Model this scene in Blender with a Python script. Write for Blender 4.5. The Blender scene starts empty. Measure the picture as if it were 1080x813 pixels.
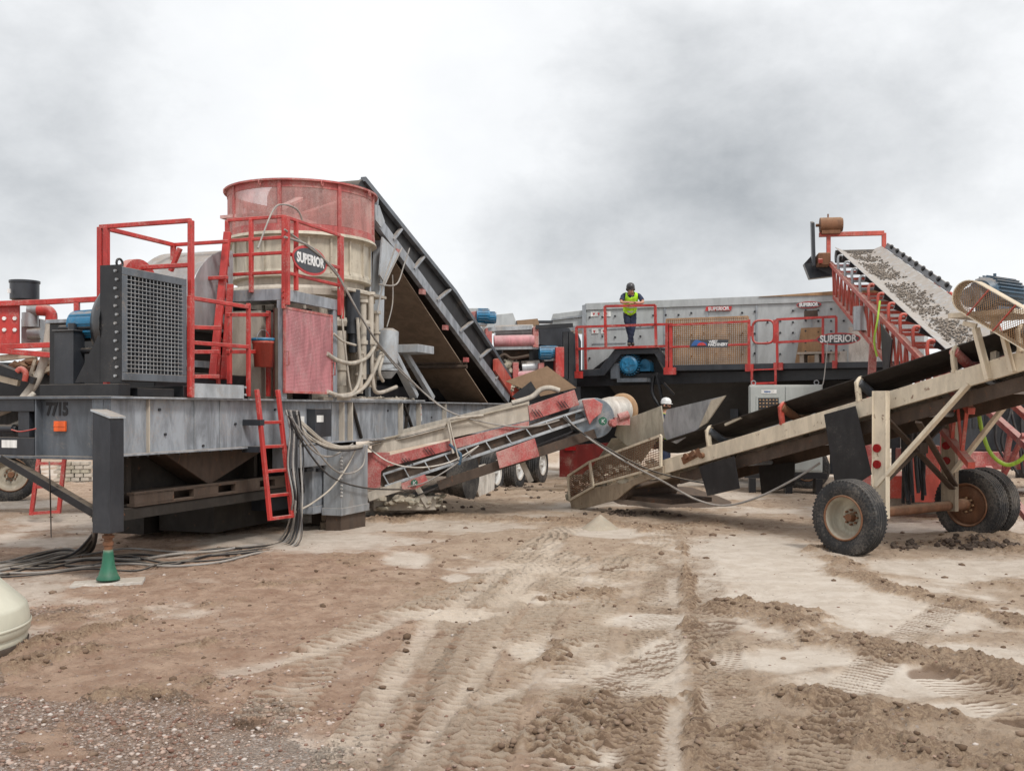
import bpy, math, random
import numpy as np
from mathutils import Vector, Matrix, noise as mnoise
R = math.radians
random.seed(7)
SC = bpy.context.scene
COL = SC.collection
EYE, FOC, CX, HY = 1.9, 1050.0, 540.0, 432.0     # eye height (m), focal length (px), image centre column, horizon row

# ------------------------------------------------------------------ frames
class Frame:
    """a ground-anchored local frame (x along the machine, y away from the viewer's side, z up)"""
    def __init__(s, x, y, deg, z=0.0):
        s.o = Vector((x, y, z)); s.a = R(deg)
        s.u = Vector((math.cos(s.a), math.sin(s.a), 0)); s.v = Vector((-math.sin(s.a), math.cos(s.a), 0))
    def ray(s, px, py):
        d = Vector(((px-CX)/FOC, 1.0, (HY-py)/FOC)); c = Vector((0, 0, EYE)) - s.o
        return Vector((c.dot(s.u), c.dot(s.v), c.z)), Vector((d.dot(s.u), d.dot(s.v), d.z))
    def Y(s, px, py, y):
        c, d = s.ray(px, py); return c + d*((y-c.y)/d.y)
    def X(s, px, py, x):
        c, d = s.ray(px, py); return c + d*((x-c.x)/d.x)
    def Z(s, px, py, z):
        c, d = s.ray(px, py); return c + d*((z-c.z)/d.z)
    def loc(s, w):
        w = Vector(w) - s.o; return Vector((w.dot(s.u), w.dot(s.v), w.z))
W = Frame(0, 0, 0)
def G(px, py):
    return W.Z(px, py, 0.0)

ICO_ = [(0,0,1),(.894,0,.447),(.276,.851,.447),(-.724,.526,.447),(-.724,-.526,.447),(.276,-.851,.447),(.724,.526,-.447),(-.276,.851,-.447),(-.894,0,-.447),(-.276,-.851,-.447),(.724,-.526,-.447),(0,0,-1)]
ICF_ = [(0,1,2),(0,2,3),(0,3,4),(0,4,5),(0,5,1),(1,6,2),(2,7,3),(3,8,4),(4,9,5),(5,10,1),(6,7,2),(7,8,3),(8,9,4),(9,10,5),(10,6,1),(11,7,6),(11,8,7),(11,9,8),(11,10,9),(11,6,10)]
# ------------------------------------------------------------------ mesh builder
class MB:
    def __init__(s): s.v = []; s.f = []; s.sm = []
    def add(s, vs, fs, sm=False):
        n = len(s.v); s.v.extend(tuple(p) for p in vs)
        for f in fs: s.f.append(tuple(i+n for i in f)); s.sm.append(sm)
        return s
    def hexa(s, p):   # 8 corners: bottom 4 ccw, top 4 ccw
        return s.add(p, [(3,2,1,0),(4,5,6,7),(0,1,5,4),(1,2,6,5),(2,3,7,6),(3,0,4,7)])
    def box(s, a, b):
        x0, x1 = sorted((a[0], b[0])); y0, y1 = sorted((a[1], b[1])); z0, z1 = sorted((a[2], b[2]))
        return s.hexa([(x0,y0,z0),(x1,y0,z0),(x1,y1,z0),(x0,y1,z0),(x0,y0,z1),(x1,y0,z1),(x1,y1,z1),(x0,y1,z1)])
    def bar(s, p, q, w, h=None, up=(0,0,1)):
        h = h or w; p = Vector(p); q = Vector(q); d = q-p
        if d.length < 1e-6: return s
        d.normalize(); up = Vector(up)
        if abs(d.dot(up)) > .98: up = Vector((1,0,0)) if abs(d.x) < .9 else Vector((0,1,0))
        a = d.cross(up).normalized(); b = a.cross(d).normalized()
        a *= w/2; b *= h/2
        c = [p-a-b, p+a-b, p+a+b, p-a+b, q-a-b, q+a-b, q+a+b, q-a+b]
        return s.add(c, [(0,1,2,3),(7,6,5,4),(0,4,5,1),(1,5,6,2),(2,6,7,3),(3,7,4,0)])
    def angle(s, p, q, w, t, up=(0,0,1)):   # channel: web plus two flanges
        p = Vector(p); q = Vector(q); d = (q-p).normalized(); a = d.cross(Vector(up)).normalized(); b = a.cross(d).normalized()
        s.bar(p, q, t, w, up)
        for k in (-1, 1): s.bar(p+b*k*(w/2-t/2)-a*w*.22, q+b*k*(w/2-t/2)-a*w*.22, w*.42, t, up)
        return s
    def tube(s, pts, r, n=8, closed=False, cap=True):
        pts = [Vector(p) for p in pts]; m = len(pts); rr = r if isinstance(r, (list, tuple)) else [r]*m
        rings = []; t0 = None; a = None
        for i, p in enumerate(pts):
            if closed: d = pts[(i+1) % m]-pts[i-1]
            else: d = pts[min(i+1, m-1)]-pts[max(i-1, 0)]
            if d.length < 1e-9: d = Vector((0,0,1))
            d.normalize()
            if a is None:
                ref = Vector((0,0,1)) if abs(d.z) < .9 else Vector((1,0,0)); a = d.cross(ref).normalized()
            else:
                a = (a-d*a.dot(d));
                a = a.normalized() if a.length > 1e-6 else d.orthogonal().normalized()
            b = d.cross(a)
            rings.append([p+(a*math.cos(2*math.pi*k/n)+b*math.sin(2*math.pi*k/n))*rr[i] for k in range(n)])
        vs = [v for g in rings for v in g]; fs = []
        for i in range(m if closed else m-1):
            j = (i+1) % m
            for k in range(n): fs.append((i*n+k, i*n+(k+1) % n, j*n+(k+1) % n, j*n+k))
        s.add(vs, fs, n > 5)
        if cap and not closed:
            s.add(rings[0], [tuple(reversed(range(n)))]); s.add(rings[-1], [tuple(range(n))])
        return s
    def cyl(s, p, q, r, r2=None, n=20): return s.tube([p, q], [r, r if r2 is None else r2], n)
    def lathe(s, prof, c, ax=(0,0,1), n=40, a0=0, a1=2*math.pi, smooth=True):
        ax = Vector(ax).normalized(); a = ax.orthogonal().normalized()
        if abs(ax.z) > .99: a = Vector((1,0,0))
        b = ax.cross(a); c = Vector(c); full = abs(a1-a0-2*math.pi) < 1e-6; m = n if full else n+1
        vs = []
        for k in range(m):
            t = a0+(a1-a0)*k/n; e = a*math.cos(t)+b*math.sin(t)
            for (r, h) in prof: vs.append(c+e*r+ax*h)
        L = len(prof); fs = []
        for k in range(n):
            k2 = (k+1) % m
            for i in range(L-1): fs.append((k*L+i, k2*L+i, k2*L+i+1, k*L+i+1))
        return s.add(vs, fs, smooth)
    def prism(s, pts, ext):
        pts = [Vector(p) for p in pts]; e = Vector(ext); n = len(pts)
        nor = Vector((0,0,0))
        for i in range(n): nor += pts[i].cross(pts[(i+1) % n])
        if nor.dot(e) > 0: pts.reverse()
        s.add(pts+[p+e for p in pts], [tuple(range(n)), tuple(reversed(range(n, 2*n)))]+[(i, n+i, n+(i+1) % n, (i+1) % n) for i in range(n)])
        return s
    def ball(s, c, r, n=10, sm=True):
        r = (r, r, r) if not isinstance(r, (tuple, list)) else r; vs = []; fs = []; m = max(4, n//2+1)
        for i in range(m+1):
            t = math.pi*i/m
            for k in range(n):
                p = 2*math.pi*k/n; vs.append((c[0]+r[0]*math.sin(t)*math.cos(p), c[1]+r[1]*math.sin(t)*math.sin(p), c[2]+r[2]*math.cos(t)))
        for i in range(m):
            for k in range(n): fs.append((i*n+k, (i+1)*n+k, (i+1)*n+(k+1) % n, i*n+(k+1) % n))
        return s.add(vs, fs, sm)
    def lump(s, c, r, rg_=random):
        r = (r, r, r) if not isinstance(r, (tuple, list)) else r
        return s.add([(c[0]+p[0]*r[0]*rg_.uniform(.6,1.35), c[1]+p[1]*r[1]*rg_.uniform(.6,1.35), c[2]+p[2]*r[2]*rg_.uniform(.6,1.3)) for p in ICO_], ICF_)
    def bolts(s, pts, d, r=.018, h=.018):
        d = Vector(d)
        for p in pts: s.cyl(p, Vector(p)+d*h, r, n=6)
        return s
    def parts(s):
        key = {}; par = []
        def find(a):
            while par[a] != a: par[a] = par[par[a]]; a = par[a]
            return a
        vid = []
        for p in s.v:
            k = (round(p[0], 5), round(p[1], 5), round(p[2], 5))
            if k not in key: key[k] = len(par); par.append(len(par))
            vid.append(key[k])
        for f in s.f:
            r = find(vid[f[0]])
            for i in f[1:]: par[find(vid[i])] = r
        groups = {}
        for f, sm in zip(s.f, s.sm): groups.setdefault(find(vid[f[0]]), []).append((f, sm))
        out = []
        for g in groups.values():
            m = MB(); mp = {}
            for f, sm in g:
                for i in f:
                    if i not in mp: mp[i] = len(m.v); m.v.append(s.v[i])
                m.f.append(tuple(mp[i] for i in f)); m.sm.append(sm)
            out.append(m)
        return out
    def each(s, name, mat, parent=None, bevel=0):
        o = None
        for m in s.parts(): o = m.build(name, mat, parent, bevel)
        return o
    def build(s, name, mat, parent=None, bevel=0, **kw):
        me = bpy.data.meshes.new(name); me.from_pydata(s.v, [], s.f); me.update()
        me.polygons.foreach_set('use_smooth', s.sm)
        me.materials.append(M[mat]); o = bpy.data.objects.new(name, me); COL.objects.link(o)
        if parent: o.parent = parent
        if bevel:
            m = o.modifiers.new('edge', 'BEVEL'); m.width = bevel; m.segments = 1; m.limit_method = 'ANGLE'; m.angle_limit = R(50)
        if kw: tag(o, **kw)
        return o

def tag(o, label=None, cat=None, group=None, kind=None):
    if label: o['label'] = label
    if cat: o['category'] = cat
    if group: o['group'] = group
    if kind: o['kind'] = kind
    return o
def thing(name, fr, label, cat, group=None):
    o = bpy.data.objects.new(name, None); COL.objects.link(o); o.location = fr.o; o.rotation_euler = (0, 0, fr.a)
    o.empty_display_size = .2
    return tag(o, label, cat, group)
def kids(o): return [c for c in bpy.data.objects if c.parent == o]
def copy_tree(o, parent=None):
    ch = kids(o); c = o.copy(); COL.objects.link(c); c.parent = parent
    for k in ch: copy_tree(k, c)
    return c
def text_mesh(name, txt, size, mat, parent, loc, rot, bold=.0, depth=.004, sx=1.0, shear=0):
    cu = bpy.data.curves.new('t', 'FONT'); cu.body = txt; cu.size = size; cu.align_x = 'CENTER'; cu.align_y = 'CENTER'
    cu.extrude = depth; cu.offset = bold; cu.resolution_u = 3; cu.shear = shear
    t = bpy.data.objects.new('t', cu); COL.objects.link(t)
    dg = bpy.context.evaluated_depsgraph_get(); me = bpy.data.meshes.new_from_object(t.evaluated_get(dg))
    bpy.data.objects.remove(t); me.transform(Matrix.Diagonal((sx, 1, 1, 1)))
    me.materials.clear(); me.materials.append(M[mat]); o = bpy.data.objects.new(name, me); COL.objects.link(o)
    o.parent = parent; o.location = loc; o.rotation_euler = rot
    return o
def sag(p, q, drop, n=14, wob=0.0):
    p = Vector(p); q = Vector(q); out = []
    for i in range(n+1):
        t = i/n; w = p.lerp(q, t); w.z -= drop*4*t*(1-t)
        if wob and 0 < i < n: w += Vector((random.uniform(-wob, wob), random.uniform(-wob, wob), random.uniform(-wob, wob)))
        out.append(w)
    return out
def smooth_path(pts, k=5):
    pts = [Vector(p) for p in pts]; out = []
    for i in range(len(pts)-1):
        p0 = pts[max(i-1, 0)]; p1 = pts[i]; p2 = pts[i+1]; p3 = pts[min(i+2, len(pts)-1)]
        for j in range(k):
            t = j/k
            out.append(.5*((2*p1)+(p2-p0)*t+(2*p0-5*p1+4*p2-p3)*t*t+(3*p1-p0-3*p2+p3)*t**3))
    out.append(pts[-1]); return out

# ------------------------------------------------------------------ materials
M = {}
def mat(name):
    m = bpy.data.materials.new(name); m.use_nodes = True; M[name] = m
    nt = m.node_tree; b = nt.nodes['Principled BSDF']; return m, nt, b
def nd(nt, t, **kw):
    n = nt.nodes.new(t)
    for k, v in kw.items():
        if k.startswith('i_'):
            key = k[2:]; key = int(key) if key.isdigit() else key.replace('_', ' ')
            n.inputs[key].default_value = v
        else: setattr(n, k, v)
    return n
def mixc(nt, fac, a, b, mode='MIX'):
    n = nt.nodes.new('ShaderNodeMix'); n.data_type = 'RGBA'; n.blend_type = mode
    for idx, v in ((0, fac), (6, a), (7, b)):
        if isinstance(v, bpy.types.NodeSocket): nt.links.new(v, n.inputs[idx])
        else: n.inputs[idx].default_value = v if idx == 0 else (*v, 1) if len(v) == 3 else v
    return n.outputs[2]
def mth(nt, op, a, b=0.0, clamp=False):
    n = nt.nodes.new('ShaderNodeMath'); n.operation = op; n.use_clamp = clamp
    for i, v in enumerate((a, b)):
        if isinstance(v, bpy.types.NodeSocket): nt.links.new(v, n.inputs[i])
        else: n.inputs[i].default_value = v
    return n.outputs[0]
def rng(nt, v, a, b, c=0.0, d=1.0):
    n = nt.nodes.new('ShaderNodeMapRange'); n.interpolation_type = 'SMOOTHSTEP'
    nt.links.new(v, n.inputs[0])
    for i, q in enumerate((a, b, c, d)): n.inputs[i+1].default_value = q
    return n.outputs[0]
def nz(nt, vec, scale, detail=6, rough=.6, dist=0.0, vscale=None):
    if vscale:
        mp = nd(nt, 'ShaderNodeMapping'); mp.inputs['Scale'].default_value = vscale; nt.links.new(vec, mp.inputs[0]); vec = mp.outputs[0]
    n = nd(nt, 'ShaderNodeTexNoise'); n.inputs['Scale'].default_value = scale; n.inputs['Detail'].default_value = detail
    n.inputs['Roughness'].default_value = rough; n.inputs['Distortion'].default_value = dist
    nt.links.new(vec, n.inputs['Vector']); return n.outputs['Fac']
DUST = (.36, .285, .215)
def paint(name, col, rough=.5, dust=.3, rust=.15, metal=0.0, streak=.3, bump=.15, dcol=DUST, updust=.7):
    m, nt, b = mat(name); tc = nd(nt, 'ShaderNodeNewGeometry'); vec = tc.outputs['Position']
    n1 = nz(nt, vec, 2.3, 8, .65); n2 = nz(nt, vec, 9, 8, .7, .5); n3 = nz(nt, vec, 2.2, 6, .65, .6, (2.5, 2.5, .7)); n4 = nz(nt, vec, 38, 4, .7)
    base = mixc(nt, rng(nt, n3, .35, .65), tuple(c*(1-streak) for c in col), tuple(min(1, c*(1+streak*.25)) for c in col))
    base = mixc(nt, mth(nt, 'MULTIPLY', rng(nt, n1, .45, .7), .35), base, tuple(c*.72+.04 for c in col))
    if rust > 0:
        rm = mth(nt, 'MULTIPLY', rng(nt, n2, .66-.12*rust, .72-.10*rust), min(1, .4+rust))
        base = mixc(nt, rm, base, mixc(nt, n4, (.07, .03, .018), (.22, .09, .04)))
    d1 = rng(nt, mth(nt, 'ADD', mth(nt, 'MULTIPLY', n1, .55), mth(nt, 'MULTIPLY', n4, .45)), .62-.35*dust, .72-.15*dust)
    sep = nd(nt, 'ShaderNodeSeparateXYZ'); nt.links.new(tc.outputs['Normal'], sep.inputs[0])
    up = mth(nt, 'MULTIPLY', rng(nt, sep.outputs[2], .25, .95), updust)
    upn = mth(nt, 'MULTIPLY', up, rng(nt, n2, .25, .55))
    dm = mth(nt, 'MAXIMUM', mth(nt, 'MULTIPLY', d1, min(.9, .25+dust*.8)), upn)
    base = mixc(nt, dm, base, dcol); nt.links.new(base, b.inputs['Base Color'])
    rr = mth(nt, 'ADD', mth(nt, 'MULTIPLY', dm, .4), rough, True); nt.links.new(rr, b.inputs['Roughness'])
    b.inputs['Metallic'].default_value = metal
    if bump:
        bp = nd(nt, 'ShaderNodeBump'); bp.inputs['Strength'].default_value = bump; bp.inputs['Distance'].default_value = .01
        nt.links.new(mth(nt, 'ADD', n2, mth(nt, 'MULTIPLY', n4, .5)), bp.inputs['Height']); nt.links.new(bp.outputs[0], b.inputs['Normal'])
    return m
paint('grey_steel', (.30, .325, .36), .38, .30, .16, streak=.42)
paint('slate', (.105, .12, .14), .42, .25, .06)
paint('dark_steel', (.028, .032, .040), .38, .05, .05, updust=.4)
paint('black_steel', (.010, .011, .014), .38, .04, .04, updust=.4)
paint('red', (.47, .038, .032), .45, .34, .22, streak=.3, updust=.65, dcol=(.5,.36,.31))
paint('orange_red', (.50, .085, .06), .5, .36, .15, streak=.3, dcol=(.5,.34,.28))
paint('dusty_red', (.42, .085, .08), .6, .55, .12, dcol=(.50, .36, .32))
paint('maroon', (.16, .014, .012), .5, .3, .1)
paint('blue_grey', (.20, .24, .28), .45, .42, .05, dcol=(.42, .38, .33))
paint('mesh_wire', (.58, .27, .25), .6, .5, .02, dcol=(.66, .54, .50))
paint('pink_mesh', (.56, .235, .255), .6, .4, .02, dcol=(.60, .44, .43))
paint('cream', (.50, .45, .36), .5, .35, .18)
paint('beige', (.72, .63, .49), .5, .18, .42, streak=.2, dcol=(.48, .38, .27))
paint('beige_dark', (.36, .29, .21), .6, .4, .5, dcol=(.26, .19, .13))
paint('screen_grey', (.44, .46, .465), .45, .16, .06, streak=.15, updust=.3)
paint('galv', (.36, .385, .41), .35, .35, .03, metal=.3)
paint('pale_dusty', (.50, .455, .39), .7, .6, .02, dcol=(.44, .38, .31))
paint('light_steel', (.40, .43, .46), .4, .35, .08)
paint('blue', (.015, .17, .33), .4, .25, .02)
paint('dark_blue', (.045, .10, .16), .4, .3, .02)
paint('green', (.02, .13, .075), .5, .2, .15)
paint('rust', (.20, .09, .045), .8, .3, .6, dcol=(.34, .23, .15))
paint('grime_shade', (.022, .017, .013), .85, .2, .3, dcol=(.09, .065, .048), updust=.5)  # grime kept near black to stand in for shade under the chassis
paint('rusty_steel', (.072, .048, .034), .75, .28, .5, dcol=(.15, .11, .08), updust=.5)  # rust brown, darkened partly to paint in shade below the chassis
paint('white', (.78, .78, .76), .5, .2, .02)
paint('white_dirty', (.68, .65, .60), .6, .45, .05)
paint('cabinet', (.40, .425, .41), .5, .12, .02, streak=.1, updust=.4)
paint('rubber', (.016, .016, .018), .55, .2, 0, updust=.6, dcol=(.2, .165, .13))
paint('belt', (.034, .028, .025), .55, .2, 0, updust=.35, dcol=(.2, .16, .13))
paint('belt_under', (.25, .185, .135), .8, .4, 0, updust=.1, dcol=(.33, .25, .18), streak=.25)
paint('tyre', (.022, .023, .025), .75, .48, 0, updust=.4, dcol=(.21, .185, .16), bump=.3)
paint('cable_grey', (.27, .26, .25), .6, .5, 0, dcol=(.42, .36, .30))
paint('cable_black', (.03, .03, .033), .5, .2, 0, dcol=(.3, .24, .18))
paint('pale_hose', (.50, .46, .40), .7, .4, 0)
paint('hose_yellow', (.45, .72, .08), .5, .1, 0)
paint('cream_plastic', (.60, .585, .475), .35, .08, 0, streak=.06, updust=.12, bump=.03)
paint('orange', (.85, .13, .02), .35, .05, 0, updust=.1)
paint('lamp_red', (.30, .008, .01), .25, .1, 0, updust=.1)
paint('letter_white', (.82, .82, .82), .5, .08, 0, updust=0)
paint('letter_black', (.012, .012, .015), .5, .05, 0, updust=0)
paint('badge', (.05, .055, .065), .4, .1, 0)
paint('badge_red', (.55, .04, .04), .4, .15, 0)
paint('badge_blue', (.03, .12, .35), .4, .05, 0)
paint('mesh_rust', (.42, .25, .13), .7, .25, .25, dcol=(.5, .36, .24))
paint('chute', (.42, .39, .31), .6, .4, .1)
paint('worn_steel', (.40, .415, .43), .3, .28, .03, metal=.35)
paint('rock', (.17, .15, .135), .9, .3, 0)
paint('vest', (.50, .92, .03), .7, .03, 0, updust=0)
paint('vest_strip', (.62, .64, .62), .3, .02, 0, updust=0)
paint('navy', (.018, .028, .065), .8, .1, 0, updust=0)
paint('skin', (.50, .26, .18), .55, .02, 0, updust=0, streak=.08)
paint('helmet_dark', (.045, .045, .05), .35, .05, 0, updust=.1)
paint('helmet_white', (.8, .8, .78), .35, .05, 0, updust=.05)
paint('boot', (.06, .045, .035), .7, .4, 0)
paint('hair', (.06, .035, .02), .8, 0, 0, updust=0)
# timber
m, nt, b = mat('timber'); g = nd(nt, 'ShaderNodeNewGeometry'); v = g.outputs['Position']
c = mixc(nt, nz(nt, v, 4, 6, .7, 1.2, (1, 8, 8)), (.12, .085, .06), (.34, .265, .19)); nt.links.new(c, b.inputs['Base Color']); b.inputs['Roughness'].default_value = .85
m, nt, b = mat('board_brown'); g = nd(nt, 'ShaderNodeNewGeometry'); v = g.outputs['Position']
c = mixc(nt, nz(nt, v, 5, 7, .7, .4), (.16, .10, .06), (.36, .24, .15)); nt.links.new(c, b.inputs['Base Color']); b.inputs['Roughness'].default_value = .85
# ------------------------------------------------------------------ ground
def _h(ix, iy, s):
    n = (ix.astype(np.int64)*374761393 + iy.astype(np.int64)*668265263 + s*1442695041) & 0xffffffff
    n = ((n ^ (n >> 13))*1274126177) & 0xffffffff; n = n ^ (n >> 16)
    return (n & 0xffff)/65535.0
def vn(x, y, s=0):
    x0 = np.floor(x); y0 = np.floor(y); fx = x-x0; fy = y-y0; fx = fx*fx*(3-2*fx); fy = fy*fy*(3-2*fy)
    a = _h(x0, y0, s); b = _h(x0+1, y0, s); c = _h(x0, y0+1, s); d = _h(x0+1, y0+1, s)
    return (a*(1-fx)+b*fx)*(1-fy)+(c*(1-fx)+d*fx)*fy
def fbm(x, y, f, o=4, s=0, g=.5):
    t = 0; a = 1.0; n = 0
    for i in range(o):
        t = t+a*vn(x*f+i*17.3, y*f-i*9.1, s+i); n += a; a *= g; f *= 2.03
    return t/n
def sst(v, a, b):
    t = np.clip((v-a)/(b-a), 0, 1); return t*t*(3-2*t)
def pl_dist(x, y, pts):
    """distance to and arc length along a ground polyline"""
    best = np.full(x.shape, 1e9); arc = np.zeros(x.shape); side = np.zeros(x.shape); L = 0.0
    for (ax, ay), (bx, by) in zip(pts[:-1], pts[1:]):
        dx, dy = bx-ax, by-ay; l = math.hypot(dx, dy)+1e-9
        t = np.clip(((x-ax)*dx+(y-ay)*dy)/(l*l), 0, 1); ex = x-(ax+t*dx); ey = y-(ay+t*dy); d = np.hypot(ex, ey)
        m = d < best; best = np.where(m, d, best); arc = np.where(m, L+t*l, arc)
        side = np.where(m, ((x-ax)*dy-(y-ay)*dx)/l, side); L += l
    return best, arc, side
gp = lambda l: [tuple(G(a, b)[:2]) for a, b in l]
# ridges of loose wet earth pushed up by tyres: (course in the yard, half width, height)
RIDGES = [(gp([(772,643),(830,655),(880,672),(960,694),(1085,722)]), .34, .075),
          (gp([(850,682),(930,684),(985,690),(1030,700)]), .10, .05),
          (gp([(780,722),(850,736),(930,752),(1090,794)]), .30, .085),
          (gp([(792,783),(860,776),(925,782),(1010,800),(1100,818)]), .22, .06),
          (gp([(717,552),(724,600),(727,650),(732,700),(736,760),(738,812)]), .07, .035),
          (gp([(862,580),(885,600),(940,622),(1010,640),(1085,655)]), .30, .05),
          (gp([(0,690),(50,680),(100,668),(150,656)]), .17, .07),
          (gp([(0,716),(50,700),(100,688)]), .13, .06),
          (gp([(165,696),(195,686),(225,678)]), .10, .05),
          (gp([(120,742),(160,734),(205,724)]), .17, .08),
          (gp([(130,735),(200,744)]), .12, .05),
          (gp([(280,618),(330,613)]), .16, .05),
          (gp([(575,632),(600,628),(640,622)]), .2, .05),
          (gp([(590,795),(640,770),(700,745)]), .16, .05),
          (gp([(540,720),(580,700),(600,680)]), .14, .04),
          (gp([(395,548),(450,541),(520,545),(600,548),(690,556),(760,552)]), .45, .07),
          (gp([(520,800),(600,770),(650,722)]), .12, .035),
          (gp([(985,576),(1040,574),(1085,580)]), .30, .09)]
# cleat / tyre tracks: (course, half width, cleat pitch, depth, chevron)
TRACKS = [(gp([(352,850),(375,804),(428,723),(461,666),(514,621),(559,584),(600,556)]), .26, .10, .040, 0),
          (gp([(420,850),(447,804),(482,723),(508,666),(550,621),(590,584)]), .22, .10, .040, 0),
          (gp([(500,830),(520,760),(545,690),(580,640),(612,590)]), .18, .09, .030, 0),
          (gp([(590,830),(600,760),(612,690),(630,640),(650,590)]), .20, .09, .026, 0),
          (gp([(285,760),(338,690),(380,665),(428,648),(480,628),(540,600)]), .26, .12, .032, 0),
          (gp([(850,830),(870,780),(905,720),(960,668),(1000,640)]), .18, .07, .012, 0),
          (gp([(655,600),(690,575),(720,555)]), .3, .10, .02, 0),
          (gp([(785,850),(765,760),(757,700),(747,640),(741,600),(735,560)]), .21, .055, .013, 0),
          (gp([(655,850),(668,760),(684,690),(694,640),(702,590)]), .23, .055, .013, 0),
          (gp([(1090,760),(1040,735),(1000,716)]), .3, .06, .012, .3),
          (gp([(560,790),(640,730),(760,660)]), .22, .07, .010, 0)]
# sheets of pale slurry that dried flat: (x px, y px, half width px, half height px)
PALE = [(800,588,105,26),(900,622,150,16),(1010,598,120,14),(930,722,120,20),(840,700,90,16),(1010,752,60,10),
        (700,690,34,16),(565,632,26,9),(800,640,60,18),(430,590,30,8),(480,608,14,5),(330,572,120,13),(640,560,60,8),
        (1000,555,120,9),(900,650,130,40),(830,600,110,30),(1010,700,90,22),(620,800,40,14),(470,650,70,8),(905,540,60,8),(560,690,26,12),(680,655,60,10)]
PSTREAK = [(gp([(375,790),(452,662),(518,613),(560,580)]), .10), (gp([(514,745),(567,711),(620,680)]), .10), (gp([(200,723),(334,690),(404,662),(450,645)]), .13), (gp([(430,813),(490,735),(540,665)]), .07), (gp([(600,560),(560,600),(530,640)]), .15), (gp([(705,820),(712,740),(712,660),(708,600)]), .07)]
def fields(x, y):
    x = np.asarray(x, float); y = np.asarray(y, float)
    wob = (fbm(x, y, 1.4, 4, 5)-.5)*.55; wob2 = (fbm(x, y, 7, 3, 9)-.5)*.16; wob3 = (fbm(x, y, 3.1, 4, 88)-.5)*1.6
    loose = np.zeros(x.shape); ridge = np.zeros(x.shape)
    for pts, w, h in RIDGES:
        d, a, s = pl_dist(x, y, pts); dd = d+wob*w*2.2+wob2*1.2+wob3*w*1.1; brk = sst(fbm(x+w*9, y, 1.3, 3, 61), .30, .52)
        m = (1-sst(dd, w*.1, w*1.05))*(.35+.65*brk); ridge = np.maximum(ridge, m*h); loose = np.maximum(loose, (1-sst(dd, w*.3, w*1.3))*(.45+.55*brk))
    pale = np.zeros(x.shape); pz = np.maximum(y, 1.0); ipx = CX+x/pz*FOC; ipy = HY+EYE*FOC/pz
    for (cx, cy, rx, ry) in PALE:
        c = G(cx, cy); e = G(cx+rx, cy); f1 = G(cx, cy-ry); f2 = G(cx, cy+ry); ax = abs(e.x-c.x); ay = abs(f1.y-f2.y)/2; my = (f1.y+f2.y)/2
        sk = c.x/c.y
        d = np.hypot((x-c.x-(y-my)*sk)/ax, (y-my)/ay)+wob*1.5+wob2*2.5
        pale = np.maximum(pale, 1-sst(d+wob3*.14, .62, 1.15))
    base = fbm(x, y, .9, 5, 21)
    for pts, w in PSTREAK:
        d, a, s = pl_dist(x, y, pts); pale = np.maximum(pale, .68*(1-sst(d+wob2*.5+wob3*.04, w*.5, w*1.3))*sst(fbm(x, y, 1.3, 3, 14), .28, .45))
    pale = np.maximum(pale, sst(fbm(x+3, y, .55, 6, 31, .6), .52, .66)*.85)
    pale *= (1-loose)*.8
    loose = np.maximum(loose, sst(fbm(x, y*1.0, 1.1, 5, 77), .64, .74)*.6*(1-pale))
    tr = np.zeros(x.shape); cle = np.zeros(x.shape)
    for pts, w, pitch, dep, chv in TRACKS:
        d, a, s = pl_dist(x, y, pts); m = (1-sst(np.abs(d)+wob2*.3, w*.8, w))*sst(fbm(x, y, 1.0, 3, int(w*100)), .12, .32)
        ph = np.sin(2*math.pi*(a+wob2*.12+np.sin(s*9)*.012)/pitch)
        cle += m*dep*1.0*np.clip(ph*3.0+.3, -1, 1)*(.55+.9*(fbm(x, y, 5, 2, 4))); tr = np.maximum(tr, m)
        cle += -m*.010+.012*np.exp(-((np.abs(d)-w*1.1)/.03)**2)*sst(fbm(x, y, 3, 2, 3), .4, .55)
    # gravelly ground, near left
    gx = G(330, 760); gd = ((x+1.8)*.7)+((y-6.0)*.45)+wob*2.2+wob2*2
    grav = (1-sst(gd, -.7, 1.2))*sst(y, 2, 3)*(1-sst(y, 8.5, 10.5))*sst(fbm(x*1.1+y*.5, y*1.3, .8, 4, 51), .34, .52)
    red = (1-sst(x+.18*(y-5)+wob*2, -1.2, 1.6))*(1-sst(y, 13, 18)*.6)
    return wob, wob2, loose, ridge, pale, tr, cle, grav, red
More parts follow.
